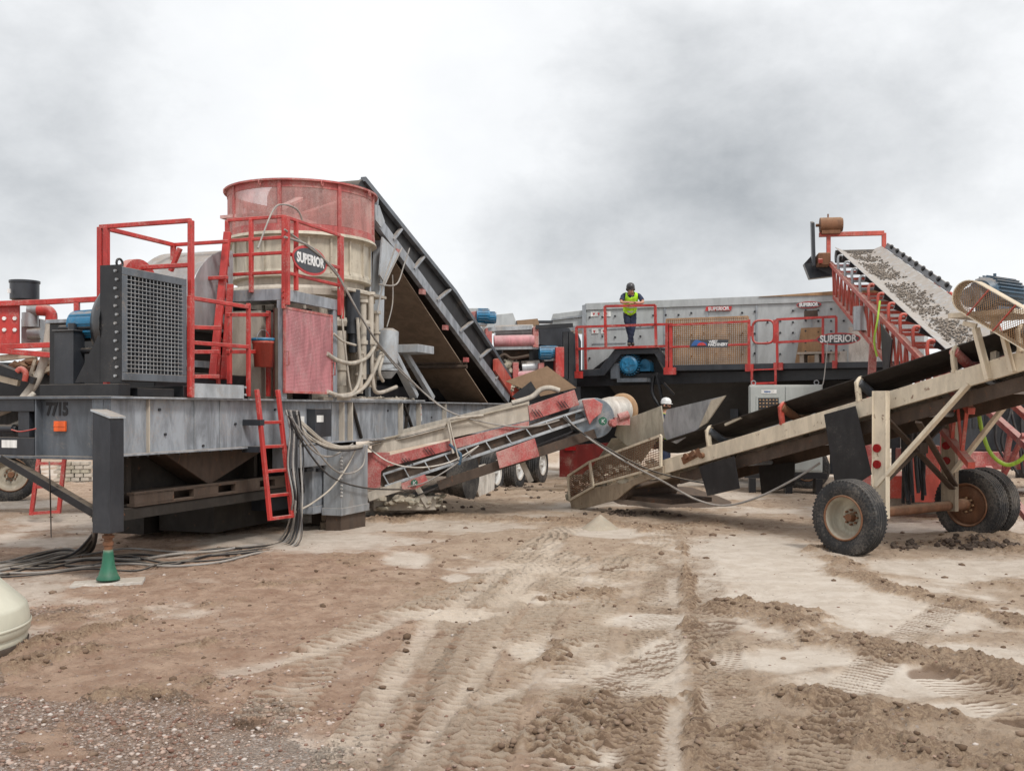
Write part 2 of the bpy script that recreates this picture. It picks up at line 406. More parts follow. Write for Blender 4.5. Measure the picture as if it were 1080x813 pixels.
def height(x, y, F=None):
    wob, wob2, loose, ridge, pale, tr, cle, grav, red = F or fields(x, y)
    near = 1-sst(y, 24, 34)
    h = (fbm(x, y, .35, 3, 2)-.5)*.12
    rough = (1-pale*.9)
    h = h+(fbm(x, y, 2.2, 3, 11)-.5)*.05*(.25+.75*rough)
    clod = fbm(x, y, 9, 3, 13, .6); h = h+(np.abs(clod-.5)*-2+.5)*.022*rough*near
    bil = (1-np.abs(2*vn(x*17, y*17, 71)-1))**2*.6+(1-np.abs(2*vn(x*34, y*34, 72)-1))**2*.4; bm = sst(fbm(x, y, 2.6, 3, 73), .40, .58)
    h = h+ridge*.42+(bil-.3)*near*(loose*.032+.017*bm*rough*(1-tr*.7))+loose*(np.clip(fbm(x, y, 13, 3, 19, .65)-.42, 0, 1))*.085*near+ (fbm(x, y, 38, 2, 23)-.5)*.012*(rough+loose*.8)*near
    h = h+cle*near*(1-pale*.5)*(1-loose*.4)
    h = h-.028*pale*rough
    # spoil heaped under the short conveyor and behind the cart axle
    for (px, py, r, hh) in ((455,533,1.3,.20),(540,521,1.6,.12),(640,527,1.6,.12),(1040,566,.8,.10),(170,560,1.0,.05)):
        c = G(px, py); h = h+hh*np.exp(-((x-c.x)**2+(y-c.y)**2)/(r*r*.5))*(.75+.5*fbm(x, y, 3, 3, 44))
    return h
def ground_z(x, y): return float(height(np.array([x]), np.array([y]))[0])
ys = [-80, -40, -15, -4, 0.5]+list(2.4*np.exp(np.linspace(0, math.log(34/2.4), 1150)))+list(34*np.exp(np.linspace(.02, math.log(1500/34), 70)))
ys = np.array(ys); t = np.linspace(-1, 1, 760)
ext = np.array([1.03, 1.1, 1.25, 1.6, 2.4, 4, 8, 20]); t = np.concatenate([-ext[::-1], t, ext])
hw = .60*np.maximum(ys, 2.4)+.9
X = hw[:, None]*t[None, :]; Y = np.repeat(ys[:, None], len(t), 1)
X = np.where(np.abs(t)[None, :] > 1, X+np.sign(t)[None, :]*(np.abs(t)[None, :]-1)*40, X)
fx, fy = X.ravel(), Y.ravel(); F_ = fields(fx, fy); Z = height(fx, fy, F_)
fade = (1-sst(fy, 60, 160))*sst(fy, -3, 2); Z = Z*fade
me = bpy.data.meshes.new('ground'); nr, nc = X.shape
me.vertices.add(nr*nc); me.vertices.foreach_set('co', np.stack([fx, fy, Z], 1).ravel().astype(np.float32))
i = np.arange((nr-1)*nc).reshape(nr-1, nc)[:, :-1].ravel(); q = np.stack([i, i+1, i+1+nc, i+nc], 1).ravel().astype(np.int32); nq = len(i)
me.loops.add(nq*4); me.loops.foreach_set('vertex_index', q); me.polygons.add(nq)
me.polygons.foreach_set('loop_start', np.arange(0, nq*4, 4, dtype=np.int32)); me.polygons.foreach_set('loop_total', np.full(nq, 4, np.int32))
me.polygons.foreach_set('use_smooth', np.ones(nq, bool)); me.update(); me.validate()
_, _, loose, ridge, pale, tr, cle, grav, red = F_
for nm, arr in (('soil', np.stack([pale, loose, grav, np.ones_like(pale)], 1)), ('soil_b', np.stack([red, tr, np.clip(cle*25+.5, 0, 1), np.ones_like(pale)], 1))):
    ca = me.color_attributes.new(nm, 'FLOAT_COLOR', 'POINT'); ca.data.foreach_set('color', arr.ravel().astype(np.float32))
m, nt, b = mat('mud'); g = nd(nt, 'ShaderNodeNewGeometry'); v = g.outputs['Position']
A = nd(nt, 'ShaderNodeVertexColor', layer_name='soil'); B = nd(nt, 'ShaderNodeVertexColor', layer_name='soil_b')
sa = nd(nt, 'ShaderNodeSeparateColor'); sb = nd(nt, 'ShaderNodeSeparateColor'); nt.links.new(A.outputs[0], sa.inputs[0]); nt.links.new(B.outputs[0], sb.inputs[0])
n0 = nz(nt, v, .7, 6, .6); n1 = nz(nt, v, 4, 8, .68, .4); n2 = nz(nt, v, 26, 8, .75); n3 = nz(nt, v, 90, 4, .7)
mud = mixc(nt, rng(nt, n1, .32, .68), (.34, .235, .16), (.54, .415, .305))
mud = mixc(nt, mth(nt, 'MULTIPLY', rng(nt, n0, .35, .65), .6), mud, (.50, .385, .285))
mud = mixc(nt, mth(nt, 'MULTIPLY', sb.outputs[0], .8), mud, mixc(nt, rng(nt, n1, .3, .7), (.30, .172, .112), (.50, .335, .24)))
pal = mixc(nt, rng(nt, n1, .3, .7), (.50, .43, .355), (.62, .56, .49))
pm = mth(nt, 'MULTIPLY', sa.outputs[0], rng(nt, n2, .20, .42)); col = mixc(nt, pm, mud, pal)
lo = mixc(nt, rng(nt, n2, .35, .65), (.19, .115, .068), (.46, .33, .22))
lm = mth(nt, 'MULTIPLY', rng(nt, mth(nt, 'ADD', sa.outputs[1], mth(nt, 'MULTIPLY', mth(nt, 'SUBTRACT', n2, .5), 2.2)), .30, .80), .8); col = mixc(nt, lm, col, lo)
# clod shadows painted in as dark wet-soil specks: small, sharp edged
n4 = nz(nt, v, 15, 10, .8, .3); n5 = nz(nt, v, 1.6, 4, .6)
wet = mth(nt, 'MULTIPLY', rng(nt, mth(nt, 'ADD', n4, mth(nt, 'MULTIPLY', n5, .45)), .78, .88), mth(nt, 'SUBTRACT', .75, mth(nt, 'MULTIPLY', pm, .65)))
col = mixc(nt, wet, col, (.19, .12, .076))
col = mixc(nt, mth(nt, 'MULTIPLY', rng(nt, n3, .58, .70), .22), col, (.60, .52, .43))
# gravel flecks
vo = nd(nt, 'ShaderNodeTexVoronoi'); vo.inputs['Scale'].default_value = 55; nt.links.new(v, vo.inputs['Vector'])
sv = nd(nt, 'ShaderNodeSeparateColor'); nt.links.new(vo.outputs['Color'], sv.inputs[0])
gc = mixc(nt, sv.outputs[0], (.19, .115, .08), (.42, .32, .255)); gc = mixc(nt, rng(nt, sv.outputs[1], .80, .86), gc, (.55, .48, .44))
gm = rng(nt, mth(nt, 'ADD', sa.outputs[2], mth(nt, 'MULTIPLY', mth(nt, 'SUBTRACT', n2, .5), 1.2)), .4, .7); col = mixc(nt, mth(nt, 'MULTIPLY', gm, .7), col, gc)
# pebble flecks everywhere
vp = nd(nt, 'ShaderNodeTexVoronoi'); vp.inputs['Scale'].default_value = 24; nt.links.new(v, vp.inputs['Vector'])
sp = nd(nt, 'ShaderNodeSeparateColor'); nt.links.new(vp.outputs['Color'], sp.inputs[0])
fl = mth(nt, 'MULTIPLY', rng(nt, sp.outputs[0], .90, .93), rng(nt, vp.outputs['Distance'], .35, .2)); col = mixc(nt, mth(nt, 'MULTIPLY', fl, .7), col, mixc(nt, sp.outputs[1], (.09, .06, .045), (.5, .43, .38)))
# the pressed cleat bottoms are coloured darker, the raised bars paler
col = mixc(nt, mth(nt, 'MULTIPLY', sb.outputs[1], mth(nt, 'MULTIPLY', rng(nt, sb.outputs[2], .47, .10), .9)), col, (.19, .12, .075))
col = mixc(nt, mth(nt, 'MULTIPLY', sb.outputs[1], mth(nt, 'MULTIPLY', rng(nt, sb.outputs[2], .6, .9), .55)), col, (.56, .46, .36))
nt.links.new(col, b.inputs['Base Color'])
ro = mth(nt, 'SUBTRACT', .92, mth(nt, 'MULTIPLY', pm, .28)); nt.links.new(ro, b.inputs['Roughness'])
bp = nd(nt, 'ShaderNodeBump'); bp.inputs['Strength'].default_value = 1.0; bp.inputs['Distance'].default_value = .035
hh = mth(nt, 'MULTIPLY', mth(nt, 'ADD', n2, mth(nt, 'MULTIPLY', n3, .5)), mth(nt, 'SUBTRACT', 1.0, mth(nt, 'MULTIPLY', pm, .75)))
hh = mth(nt, 'ADD', hh, mth(nt, 'MULTIPLY', mth(nt, 'MULTIPLY', vo.outputs['Distance'], gm), -1.2))
nt.links.new(hh, bp.inputs['Height']); nt.links.new(bp.outputs[0], b.inputs['Normal'])
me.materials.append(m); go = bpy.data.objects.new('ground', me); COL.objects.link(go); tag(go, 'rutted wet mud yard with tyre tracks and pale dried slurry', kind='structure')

# ------------------------------------------------------------------ loose stones and clods (nobody could count them)
ICO = [(0,0,1),(.894,0,.447),(.276,.851,.447),(-.724,.526,.447),(-.724,-.526,.447),(.276,-.851,.447),(.724,.526,-.447),(-.276,.851,-.447),(-.894,0,-.447),(-.276,-.851,-.447),(.724,-.526,-.447),(0,0,-1)]
ICF = [(0,1,2),(0,2,3),(0,3,4),(0,4,5),(0,5,1),(1,6,2),(2,7,3),(3,8,4),(4,9,5),(5,10,1),(6,7,2),(7,8,3),(8,9,4),(9,10,5),(10,6,1),(11,7,6),(11,8,7),(11,9,8),(11,10,9),(11,6,10)]
def scatter(name, xs, ys, sizes, flat, tones, matname, label, cat, sink=.25):
    rs = np.random.RandomState(3); n = len(xs); P = np.array(ICO); zs = height(xs, ys)
    a = rs.rand(n)*2*math.pi; V = P[None]*(1+(rs.rand(n, 12, 1)-.5)*.55); V = V*sizes[:, None, None]*np.stack([1+rs.rand(n)*.5, np.ones(n), flat*(.6+rs.rand(n)*.6)], 1)[:, None, :]
    ca, sa_ = np.cos(a)[:, None], np.sin(a)[:, None]; x = V[..., 0]*ca-V[..., 1]*sa_; y = V[..., 0]*sa_+V[..., 1]*ca
    V = np.stack([x+xs[:, None], y+ys[:, None], V[..., 2]+(zs+sizes*flat*(1-2*sink)*.5)[:, None]], 2).reshape(-1, 3)
    Fc = (np.array(ICF)[None]+(np.arange(n)*12)[:, None, None]).reshape(-1)
    me = bpy.data.meshes.new(name); me.vertices.add(len(V)); me.vertices.foreach_set('co', V.ravel().astype(np.float32))
    nf = n*20; me.loops.add(nf*3); me.loops.foreach_set('vertex_index', Fc.astype(np.int32)); me.polygons.add(nf)
    me.polygons.foreach_set('loop_start', np.arange(0, nf*3, 3, dtype=np.int32)); me.polygons.foreach_set('loop_total', np.full(nf, 3, np.int32))
    me.update(); c = me.color_attributes.new('tone', 'FLOAT_COLOR', 'POINT'); T = np.repeat(tones, 12); c.data.foreach_set('color', np.stack([T]*3+[np.ones_like(T)], 1).ravel().astype(np.float32))
    me.materials.append(M[matname]); o = bpy.data.objects.new(name, me); COL.objects.link(o); return tag(o, label, cat, kind='stuff')
def tone_mat(name, cols, rough=.85):
    m, nt, b = mat(name); A = nd(nt, 'ShaderNodeVertexColor', layer_name='tone'); r = nd(nt, 'ShaderNodeValToRGB'); nt.links.new(A.outputs[0], r.inputs[0])
    el = r.color_ramp.elements
    while len(el) < len(cols): el.new(.5)
    for k, c in enumerate(cols): el[k].position = k/(len(cols)-1); el[k].color = (*c, 1)
    g = nd(nt, 'ShaderNodeNewGeometry'); n = nz(nt, g.outputs['Position'], 60, 4, .7)
    nt.links.new(mixc(nt, .5, r.outputs[0], mixc(nt, n, (.3, .3, .3), (1.2, 1.2, 1.2)), 'MULTIPLY'), b.inputs['Base Color']); b.inputs['Roughness'].default_value = rough
tone_mat('pebbles', [(.16, .075, .05), (.28, .17, .125), (.32, .25, .21), (.44, .30, .23), (.60, .54, .49)])
tone_mat('clods', [(.12, .075, .045), (.19, .125, .085), (.27, .19, .135)], .95)
rs = np.random.RandomState(11)
def cand(n, y0, y1):   # density falls with distance as seen from the camera's side of the yard
    y = y0*np.exp(rs.rand(n)*math.log(y1/y0)); x = (rs.rand(n)*2-1)*(.60*y+.8); return x, y
x, y = cand(150000, 3.2, 15); F1 = fields(x, y); keep = rs.rand(len(x)) < (F1[7]*.70+.03*F1[8]+.012)*(1-F1[4]*.8)*(1-.6*F1[2]); x, y = x[keep], y[keep]
scatter('gravel', x, y, .004+.014*rs.rand(len(x))**3.6, .7, rs.rand(len(x)), 'pebbles', 'loose reddish and grey gravel strewn over the near left of the yard', 'gravel')
x, y = cand(120000, 3.2, 26); F1 = fields(x, y); keep = rs.rand(len(x)) < (sst(F1[2], .45, 1)*.16+.02*(1-F1[4])); x, y = x[keep], y[keep]
s_ = (.007+.026*rs.rand(len(x))**3)*(1+(y > 12)*.4); scatter('mud_clods', x, y, s_, .75, rs.rand(len(x)), 'clods', 'crumbled clods of dark wet earth along the tyre ridges', 'mud clods', .45)

# ------------------------------------------------------------------ sky, sun, camera
w = bpy.data.worlds.new('World'); SC.world = w; w.use_nodes = True; nt = w.node_tree; nt.nodes.clear()
out = nd(nt, 'ShaderNodeOutputWorld'); bg = nd(nt, 'ShaderNodeBackground'); bg.inputs[1].default_value = .1; nt.links.new(bg.outputs[0], out.inputs[0])
SUN_EL, SUN_AZ = 50, 150          # azimuth clockwise from +Y (the way the camera looks)
sky = nd(nt, 'ShaderNodeTexSky'); sky.sky_type = 'NISHITA'; sky.sun_disc = False; sky.sun_elevation = R(SUN_EL); sky.sun_rotation = R(SUN_AZ)
tc = nd(nt, 'ShaderNodeTexCoord'); v = tc.outputs['Generated']
na = nz(nt, v, 2.4, 8, .52, 0, (1, 1, 1.7)); nb = nz(nt, v, 6.0, 9, .60, .1, (1, 1, 1.5))
val = mth(nt, 'ADD', mth(nt, 'MULTIPLY', mth(nt, 'SUBTRACT', na, .5), SKYN[0] if 'SKYN' in globals() else 3.6), mth(nt, 'MULTIPLY', mth(nt, 'SUBTRACT', nb, .5), 4.2))
def blob(px, py, r, amp):
    global val
    d = Vector(((px-CX)/FOC, 1, (HY-py)/FOC)).normalized(); dn = nd(nt, 'ShaderNodeVectorMath', operation='DISTANCE')
    nt.links.new(v, dn.inputs[0]); dn.inputs[1].default_value = d
    val = mth(nt, 'ADD', val, mth(nt, 'MULTIPLY', rng(nt, dn.outputs['Value'], r, 0), amp))
for bl in ((430,130,.26,1.25),(60,60,.34,-.9),(300,20,.2,-.5),(600,30,.26,-.6),(560,270,.30,-1.0),(90,250,.22,-1.3),(0,170,.2,-.8),(850,110,.26,-1.5),(720,60,.16,-.5),(960,150,.2,-.9),(860,20,.16,.7),(1060,60,.16,.5),
           (700,260,.26,-1.1),(900,270,.26,-.9),(540,290,.2,-.6),(230,300,.2,.5),(1000,330,.25,.5),(750,400,.45,.5),(250,380,.3,.4)): blob(bl[0], bl[1], bl[2]*1.2, bl[3]*1.05)
dens = mth(nt, 'ADD', val, 7.45)
mp = nd(nt, 'ShaderNodeMapRange'); nt.links.new(dens, mp.inputs[0])
for k, q in enumerate((3.5, 9.6, 0, 1)): mp.inputs[k+1].default_value = q
cr = nd(nt, 'ShaderNodeValToRGB'); nt.links.new(mp.outputs[0], cr.inputs[0]); el = cr.color_ramp.elements; el[0].position = 0; el[0].color = (.30, .315, .33, 1); el[1].position = 1; el[1].color = (.75, .755, .76, 1)
e = el.new(.5); e.color = (.64, .65, .66, 1)
cl = nd(nt, 'ShaderNodeVectorMath', operation='SCALE'); nt.links.new(cr.outputs[0], cl.inputs[0]); cl.inputs['Scale'].default_value = 9.6
sx = mixc(nt, .96, sky.outputs[0], cl.outputs[0]); nt.links.new(sx, bg.inputs[0])
sl = bpy.data.lights.new('sun', 'SUN'); sl.energy = 1.5; sl.angle = R(12); sl.color = (1, .96, .9); so = bpy.data.objects.new('sun', sl); COL.objects.link(so)
d = Vector((math.sin(R(SUN_AZ))*math.cos(R(SUN_EL)), math.cos(R(SUN_AZ))*math.cos(R(SUN_EL)), math.sin(R(SUN_EL)))); so.rotation_euler = d.to_track_quat('Z', 'Y').to_euler()
cd = bpy.data.cameras.new('camera'); cam = bpy.data.objects.new('camera', cd); COL.objects.link(cam); SC.camera = cam
cam.location = (0, 0, EYE); cam.rotation_euler = (R(90), 0, 0); cd.sensor_fit = 'HORIZONTAL'; cd.sensor_width = 36; cd.lens = 36*FOC/1080
cd.shift_x = 0; cd.shift_y = (HY-406.5)/1080; cd.clip_start = .1; cd.clip_end = 5000
SC.view_settings.view_transform = 'Standard'; SC.view_settings.look = 'None'; SC.view_settings.gamma = 1; SC.view_settings.exposure = .64
# ================================================================== crushing plant on its trailer (left)
C = Frame(-4.44, 11.05, 71.3)
cp = thing('crushing_plant', C, 'big trailer crushing plant, grey steel frame, red railings, round red mesh hopper on top', 'crushing plant')
def rail(mb, F, pts, y=None, x=None, r=.028, n=None):
    P = [F.Y(a, b, y) if y is not None else F.X(a, b, x) for a, b in pts]
    for p, q in zip(P[:-1], P[1:]): mb.bar(p, q, r*2, r*2)
    return P
ZB, ZT, XE = 1.37, 2.05, 17.5
for side, nm in ((0.0, 'near'), (2.6, 'far')):          # two long I beams
    s = 1 if side == 0 else -1
    mb = MB(); mb.box((.0, side+.10*s, ZB+.02), (XE, side+.125*s, ZT-.02)); mb.box((-.02, side-.0*s, ZB), (XE, side+.24*s, ZB+.025)); mb.box((-.02, side-.0*s, ZT-.025), (XE, side+.24*s, ZT))
    mb.build('chassis_beam', 'grey_steel', cp, .004)
mb = MB()                                               # stiffener plates along the near beam web
for px in (362, 371, 424, 443, 470): 
    x = C.Y(px, 430, .02).x; mb.box((x, .012, ZB+.027), (x+.03, .098, ZT-.027))
for px in (160,):
    x = C.Y(px, 430, .02).x; mb.box((x, .06, ZB+.027), (x+.02, .098, ZT-.027))
mb.each('stiffener', 'pale_dusty', cp)
mb = MB()                                               # cross members
for x in (1.6, 3.4, 4.9, 8.2, 10.5, 13, 16.2, XE): mb.box((x-.06, .13, ZB+.1), (x+.06, 2.47, ZT-.05))
mb.each('cross_member', 'dark_steel', cp)
mb = MB(); mb.box((.5, .13, ZT-.03), (XE-.1, 2.47, ZT-.005)); mb.build('deck_plate', 'rusty_steel', cp)
# front end frame: recessed web with painted number, open bay to the left
def fx(px, py): return C.X(px, py, 0.0)
yA, yB, yC = fx(97, 450).y, fx(38, 450).y, 2.6
mb = MB(); mb.box((-.03, -.0, ZT-.03), (.35, 2.6, ZT+.004)); mb.box((-.03, .1, ZB-.03), (.30, 2.6, ZB+.004))
mb.box((.09, yA, ZB), (.115, yB, ZT-.03)); mb.box((0, yB, ZB), (.25, yB+.02, ZT-.03)); mb.box((.0, yA-.02, ZB), (.25, yA, ZT-.03)); mb.box((.0, 0.03, ZB), (.02, yA-.02, ZT-.03))
mb.build('front_bulkhead', 'slate', cp, .004)
mb = MB(); mb.box((0, yB+.03, 1.88), (.16, 2.6, ZT-.031)); mb.box((0, yB+.03, ZB+.006), (.16, 2.6, 1.58))
p = fx(24, 450); mb.box((.02, p.y-.07, 1.58), (.15, p.y+.09, 1.88)); mb.build('end_frame', 'dark_steel', cp, .004)
mb = MB(); mb.box((-.004, fx(18, 468).y, fx(9, 472).z), (-.001, fx(2, 468).y, fx(9, 464).z)); mb.build('nameplate', 'white', cp)
q = C.X(60.5, 432, .09); text_mesh('frame_number', '7715', .20, 'letter_black', cp, (.086, q.y, q.z), (R(90), 0, R(-90)), .010, .002, .78)
q0, q1 = C.X(58, 444, .08), C.X(70, 455, .08); mb = MB(); mb.box((.055, q1.y, q1.z), (.089, q0.y, q0.z)); mb.box((.048, q1.y-.004, (q0.z+q1.z)/2-.004), (.06, q0.y+.004, (q0.z+q1.z)/2+.006)); mb.build('marker_lamp', 'orange', cp, .006)
mb = MB(); mb.tube(smooth_path([C.X(0,436,.3), C.X(14,430,.3), C.X(30,420,.35), C.X(36,415,.4)], 4), .035); mb.tube(smooth_path([C.X(0,452,.25), C.X(10,450,.25), C.X(40,437,.3)], 4), .03); mb.each('hose', 'pale_hose', cp)
mb = MB(); a = C.X(8, 452, .1); mb.cyl(a+Vector((0, .12, 0)), a+Vector((0, -.1, 0)), .05); mb.cyl(a+Vector((0,-.1,0)), a+Vector((0,-.14,0)), .03); mb.build('valve', 'dark_steel', cp)
mb = MB(); mb.tube(smooth_path([C.X(12,453,-.02), C.X(22,455,-.02), C.X(38,452,-.02)], 4), .008, 6); mb.each('wire', 'red', cp)
# jack leg with screw and green foot
jx, jy, jw = -.14, -.07, .115
mb = MB(); zt = 1.9-5/94; mb.hexa([(jx-jw,jy-jw,.56),(jx+jw,jy-jw,.56),(jx+jw,jy+jw,.56),(jx-jw,jy+jw,.56),(jx-jw,jy-jw,1.80),(jx+jw,jy-jw,1.80),(jx+jw,jy+jw,1.88),(jx-jw,jy+jw,1.88)])
j = mb.build('jack_leg', 'dark_steel', cp, .006)
mb = MB(); mb.hexa([(jx-jw-.012,jy-jw-.012,1.805),(jx+jw+.012,jy-jw-.012,1.805),(jx+jw+.012,jy+jw+.012,1.885),(jx-jw-.012,jy+jw+.012,1.885),(jx-jw-.012,jy-jw-.012,1.825),(jx+jw+.012,jy-jw-.012,1.825),(jx+jw+.012,jy+jw+.012,1.905),(jx-jw-.012,jy+jw+.012,1.905)]); mb.build('cap_plate', 'light_steel', j)
mb = MB(); mb.cyl((jx,jy,.37), (jx,jy,.56), .045, n=14); mb.cyl((jx,jy,.42),(jx,jy,.46), .06, n=6); mb.cyl((jx,jy,.50),(jx,jy,.53), .065, n=14); mb.build('jack_screw', 'rust', j)
gz = ground_z(*[ (C.o+C.u*jx+C.v*jy)[k] for k in (0,1)])
mb = MB(); mb.lathe([(.0,.37),(.05,.37),(.055,.33),(.07,.2),(.10,.10),(.125,.055),(.125,.045),(0,.045)], (jx,jy,gz*0), n=20); mb.build('jack_foot', 'green', j)
mb = MB(); mb.bar((-.1, .04, .72), C.X(4, 483, 0.02), .10, .09); mb.build('diagonal_brace', 'black_steel', cp, .004)
mb = MB(); mb.bar((.05, .13, 1.36), (.12, .13, 1.05), .05); mb.build('bracket', 'rust', cp)
jp = MB(); 
for sgn in (0,): jp.bar((-.37,.0,.022), (.37,.0,.022), .30, .04)
o = jp.build('jack_pad', 'white_dirty', None, .006); o.location = C.o+C.u*jx+C.v*jy+Vector((0,0,gz)); o.rotation_euler = (R(1), R(-1.5), R(14)); tag(o, 'dirty white board lying under the green jack foot', 'board')
# dark machinery skid carrying radiator and hydraulic box
mb = MB(); a = C.X(43, 403, .12); mb.box((.10, .0, ZT+.004), (.30, a.y, ZT+.14)); mb.box((1.25, .0, ZT+.004), (1.42, 1.0, ZT+.14)); mb.box((.45, .02, ZT+.004),(1.1,.2,ZT+.10)); mb.box((.3,.9,ZT+.004),(1.25,1.0,ZT+.14)); mb.build('skid_frame', 'black_steel', cp, .004)
RX0, RX1 = C.Y(129, 300, -.02).x, C.Y(197, 300, -.02).x; RZ0, RZ1 = C.Y(129, 401, -.02).z, C.Y(129, 281, -.02).z
mb = MB(); t = .09; mb.box((RX0,-.02,RZ0),(RX1,.16,RZ0+t)); mb.box((RX0,-.02,RZ1-t),(RX1,.16,RZ1)); mb.box((RX0,-.02,RZ0+t),(RX0+t,.16,RZ1-t)); mb.box((RX1-t,-.02,RZ0+t),(RX1,.16,RZ1-t))
rad = mb.build('radiator', 'slate', cp, .005)
mb = MB(); mb.box((RX0+.01, .16, RZ0), (RX1-.01, .26, RZ1+.0)); mb.box((RX0-.02,-.015,RZ0-.02),(RX0-.002,.27,RZ1+.02)); mb.build('radiator_casing', 'black_steel', rad)
mb = MB()
for k in range(13): z = RZ0+.05+(RZ1-RZ0-.1)*k/12; mb.cyl((RX0-.02,.03 if k % 2 else .05,z),(RX0-.045,.03 if k % 2 else .05,z),.017,n=6)
mb.each('bolt', 'galv', rad)
mb = MB(); mb.box((RX0+t, .04, RZ0+t), (RX1-t, .06, RZ1-t)); mb.build('core', 'black_steel', rad)
mb = MB(); n = 46
for k in range(n): x = RX0+t+(RX1-RX0-2*t)*(k+.5)/n; mb.box((x-.003,.02,RZ0+t),(x+.003,.041,RZ1-t))
mb.build('core_fins', 'dark_steel', rad)
mb = MB()
for k in range(1, 15): x = RX0+t+(RX1-RX0-2*t)*k/15; mb.cyl((x,-.012,RZ0+t-.02),(x,-.012,RZ1-t+.02),.0036,n=5)
for k in range(1, 23): z = RZ0+t+(RZ1-RZ0-2*t)*k/23; mb.cyl((RX0+t-.02,-.018,z),(RX1-t+.02,-.018,z),.0038,n=5)
mb.build('wire_guard', 'light_steel', rad)
mb = MB(); yy = .26; cx, cz = (RX0+RX1)/2, (RZ0+RZ1)/2; mb.lathe([(.62,0),(.60,.1),(.52,.22),(.40,.30),(.36,.38),(.34,.30)], (cx,yy,cz), (0,1,0), 28); mb.build('fan_shroud', 'black_steel', cp)
pm0 = C.X(92,342,.42); cz = pm0.z; cx = .42+.15; mb = MB(); mb.cyl((cx-.15,.46,cz+.0),(cx-.15,pm0.y+.16,cz+.0),.16,n=20); mb.cyl((cx-.15,pm0.y+.14,cz),(cx-.15,pm0.y+.20,cz),.12,n=20)
for k in range(10): a_ = k*math.pi/5; mb.bar((cx-.15+.165*math.cos(a_),.5,cz+.165*math.sin(a_)),(cx-.15+.165*math.cos(a_),pm0.y+.14,cz+.155*math.sin(a_)),.012,.02)
mb.build('fan_motor', 'blue', cp)
mb = MB(); 
for z in (RZ0+.35, RZ0+.62): mb.cyl((.3,.3,z),(.3,1.0,z),.035)
mb.prism([(.12,.27,RZ0-.02),(.12,.27,RZ0+.55),(.12,.62,RZ0-.02)], (.03,0,0)); mb.bar((.45,.3,cz-.17),(.45,1.0,cz-.17),.06,.05); mb.build('fan_mount', 'black_steel', cp)
mb = MB(); mb.tube([(RX0+.05+.05*math.cos(a_),.06,RZ1+.045+.05*math.sin(a_)) for a_ in [k*math.pi/6 for k in range(12)]], .014, 6, True); mb.build('lifting_eye', 'black_steel', rad)
mb = MB(); a = C.X(77, 395, .15); b_ = C.X(57, 350, .15); mb.box((.15,a.y,ZT+.14),(.34,b_.y,b_.z)); mb.box((.13,a.y-.02,b_.z),(.36,b_.y+.02,b_.z+.02)); mb.cyl((.25,a.y+.1,b_.z),(.25,a.y+.1,b_.z+.1),.05); mb.build('hydraulic_tank', 'dark_steel', cp, .006)
mb = MB(); mb.tube(smooth_path([C.X(95,342,.5),C.X(72,352,.4),C.X(68,362,.4),C.X(76,368,.4),C.X(98,366,.4)],5),.014,6); mb.tube(smooth_path([C.X(76,368,.3),C.X(66,385,.25),C.X(60,400,.2)],5),.014,6); mb.build('conduit', 'galv', cp)
# red guard-rail cage behind the radiator
x1, x2 = 1.36, 2.82
mb = MB(); zt = C.X(197,233,x1).z; yk = 1.35
for (x, y, z0) in ((x1,-.03,ZT),(x1,yk,2.9),(x2,yk,ZT),(x1,yk-.1,ZT)): mb.bar((x,y,z0),(x,y,zt),.065)
for z in (zt, zt-.55):
    mb.bar((x1,-.03,z),(x1,yk,z),.055); mb.bar((x1,yk,z),(x2,yk,z),.055)
for z in (zt, zt-.5): mb.bar((x2,yk,z),(x2,.45,z),.05)
mb.bar((x2,.6,ZT),(x2,.6,3.3),.05)
mb.build('cage_railing', 'red', cp, .006)
mb = MB(); a = C.Y(148, 302, .7); mb.cyl(a, a+Vector((0,.12,0)), .34, n=32); mb.build('belt_guard', 'red', cp)
mb = MB(); mb.bar(C.X(180,286,x1+.5), C.X(190,262,x1+.5), .05); mb.build('gate_prop', 'red', cp)
# step gate along the edge: sloping handrails px 200-262
mb = MB(); y = -.03
def L(a, b, yy=y): return C.Y(a[0], a[1], yy), C.Y(b[0], b[1], yy)
for a, b in (((200,314),(262,324)),((200,361),(262,366)),((200,345),(232,346)),((200,371),(230,371)),((200,397),(230,397)),((262,320),(262,418)),((200,312),(200,418))): mb.bar(*L(a, b), .05)
mb.build('step_gate', 'red', cp, .005)
mb = MB(); p0, p1 = L((203,404),(258,406)); mb.box((p0.x,-.02,ZT),(p1.x,.01,p0.z)); mb.bolts([(p1.x+.02,-.02,ZT+.05),(p1.x+.02,-.02,ZT+.15)],(0,-1,0)); mb.build('kick_plate', 'light_steel', cp)
mb = MB()   # second rail set px 238-285 behind
for a, b in (((240,332),(283,332)),((240,371),(283,371)),((242,330),(242,405)),((283,328),(283,418)),((291,325),(291,418)),((297,368),(297,418))): mb.bar(C.Y(a[0],a[1],.25), C.Y(b[0],b[1],.25), .055)
mb.build('gate_railing', 'red', cp, .005)
mb = MB(); mb.bar(C.Y(240,245,.62),C.Y(224,400,.5),.10,.06); mb.bar(C.Y(243,300,.62),C.Y(236,400,.5),.09,.05); 
for k in range(8): t_ = (k+.5)/8; mb.bar(C.Y(240,245,.62).lerp(C.Y(224,400,.5),t_), C.Y(243,300,.92).lerp(C.Y(236,400,.8),t_), .03)
mb.build('inclined_stair', 'red', cp, .005)
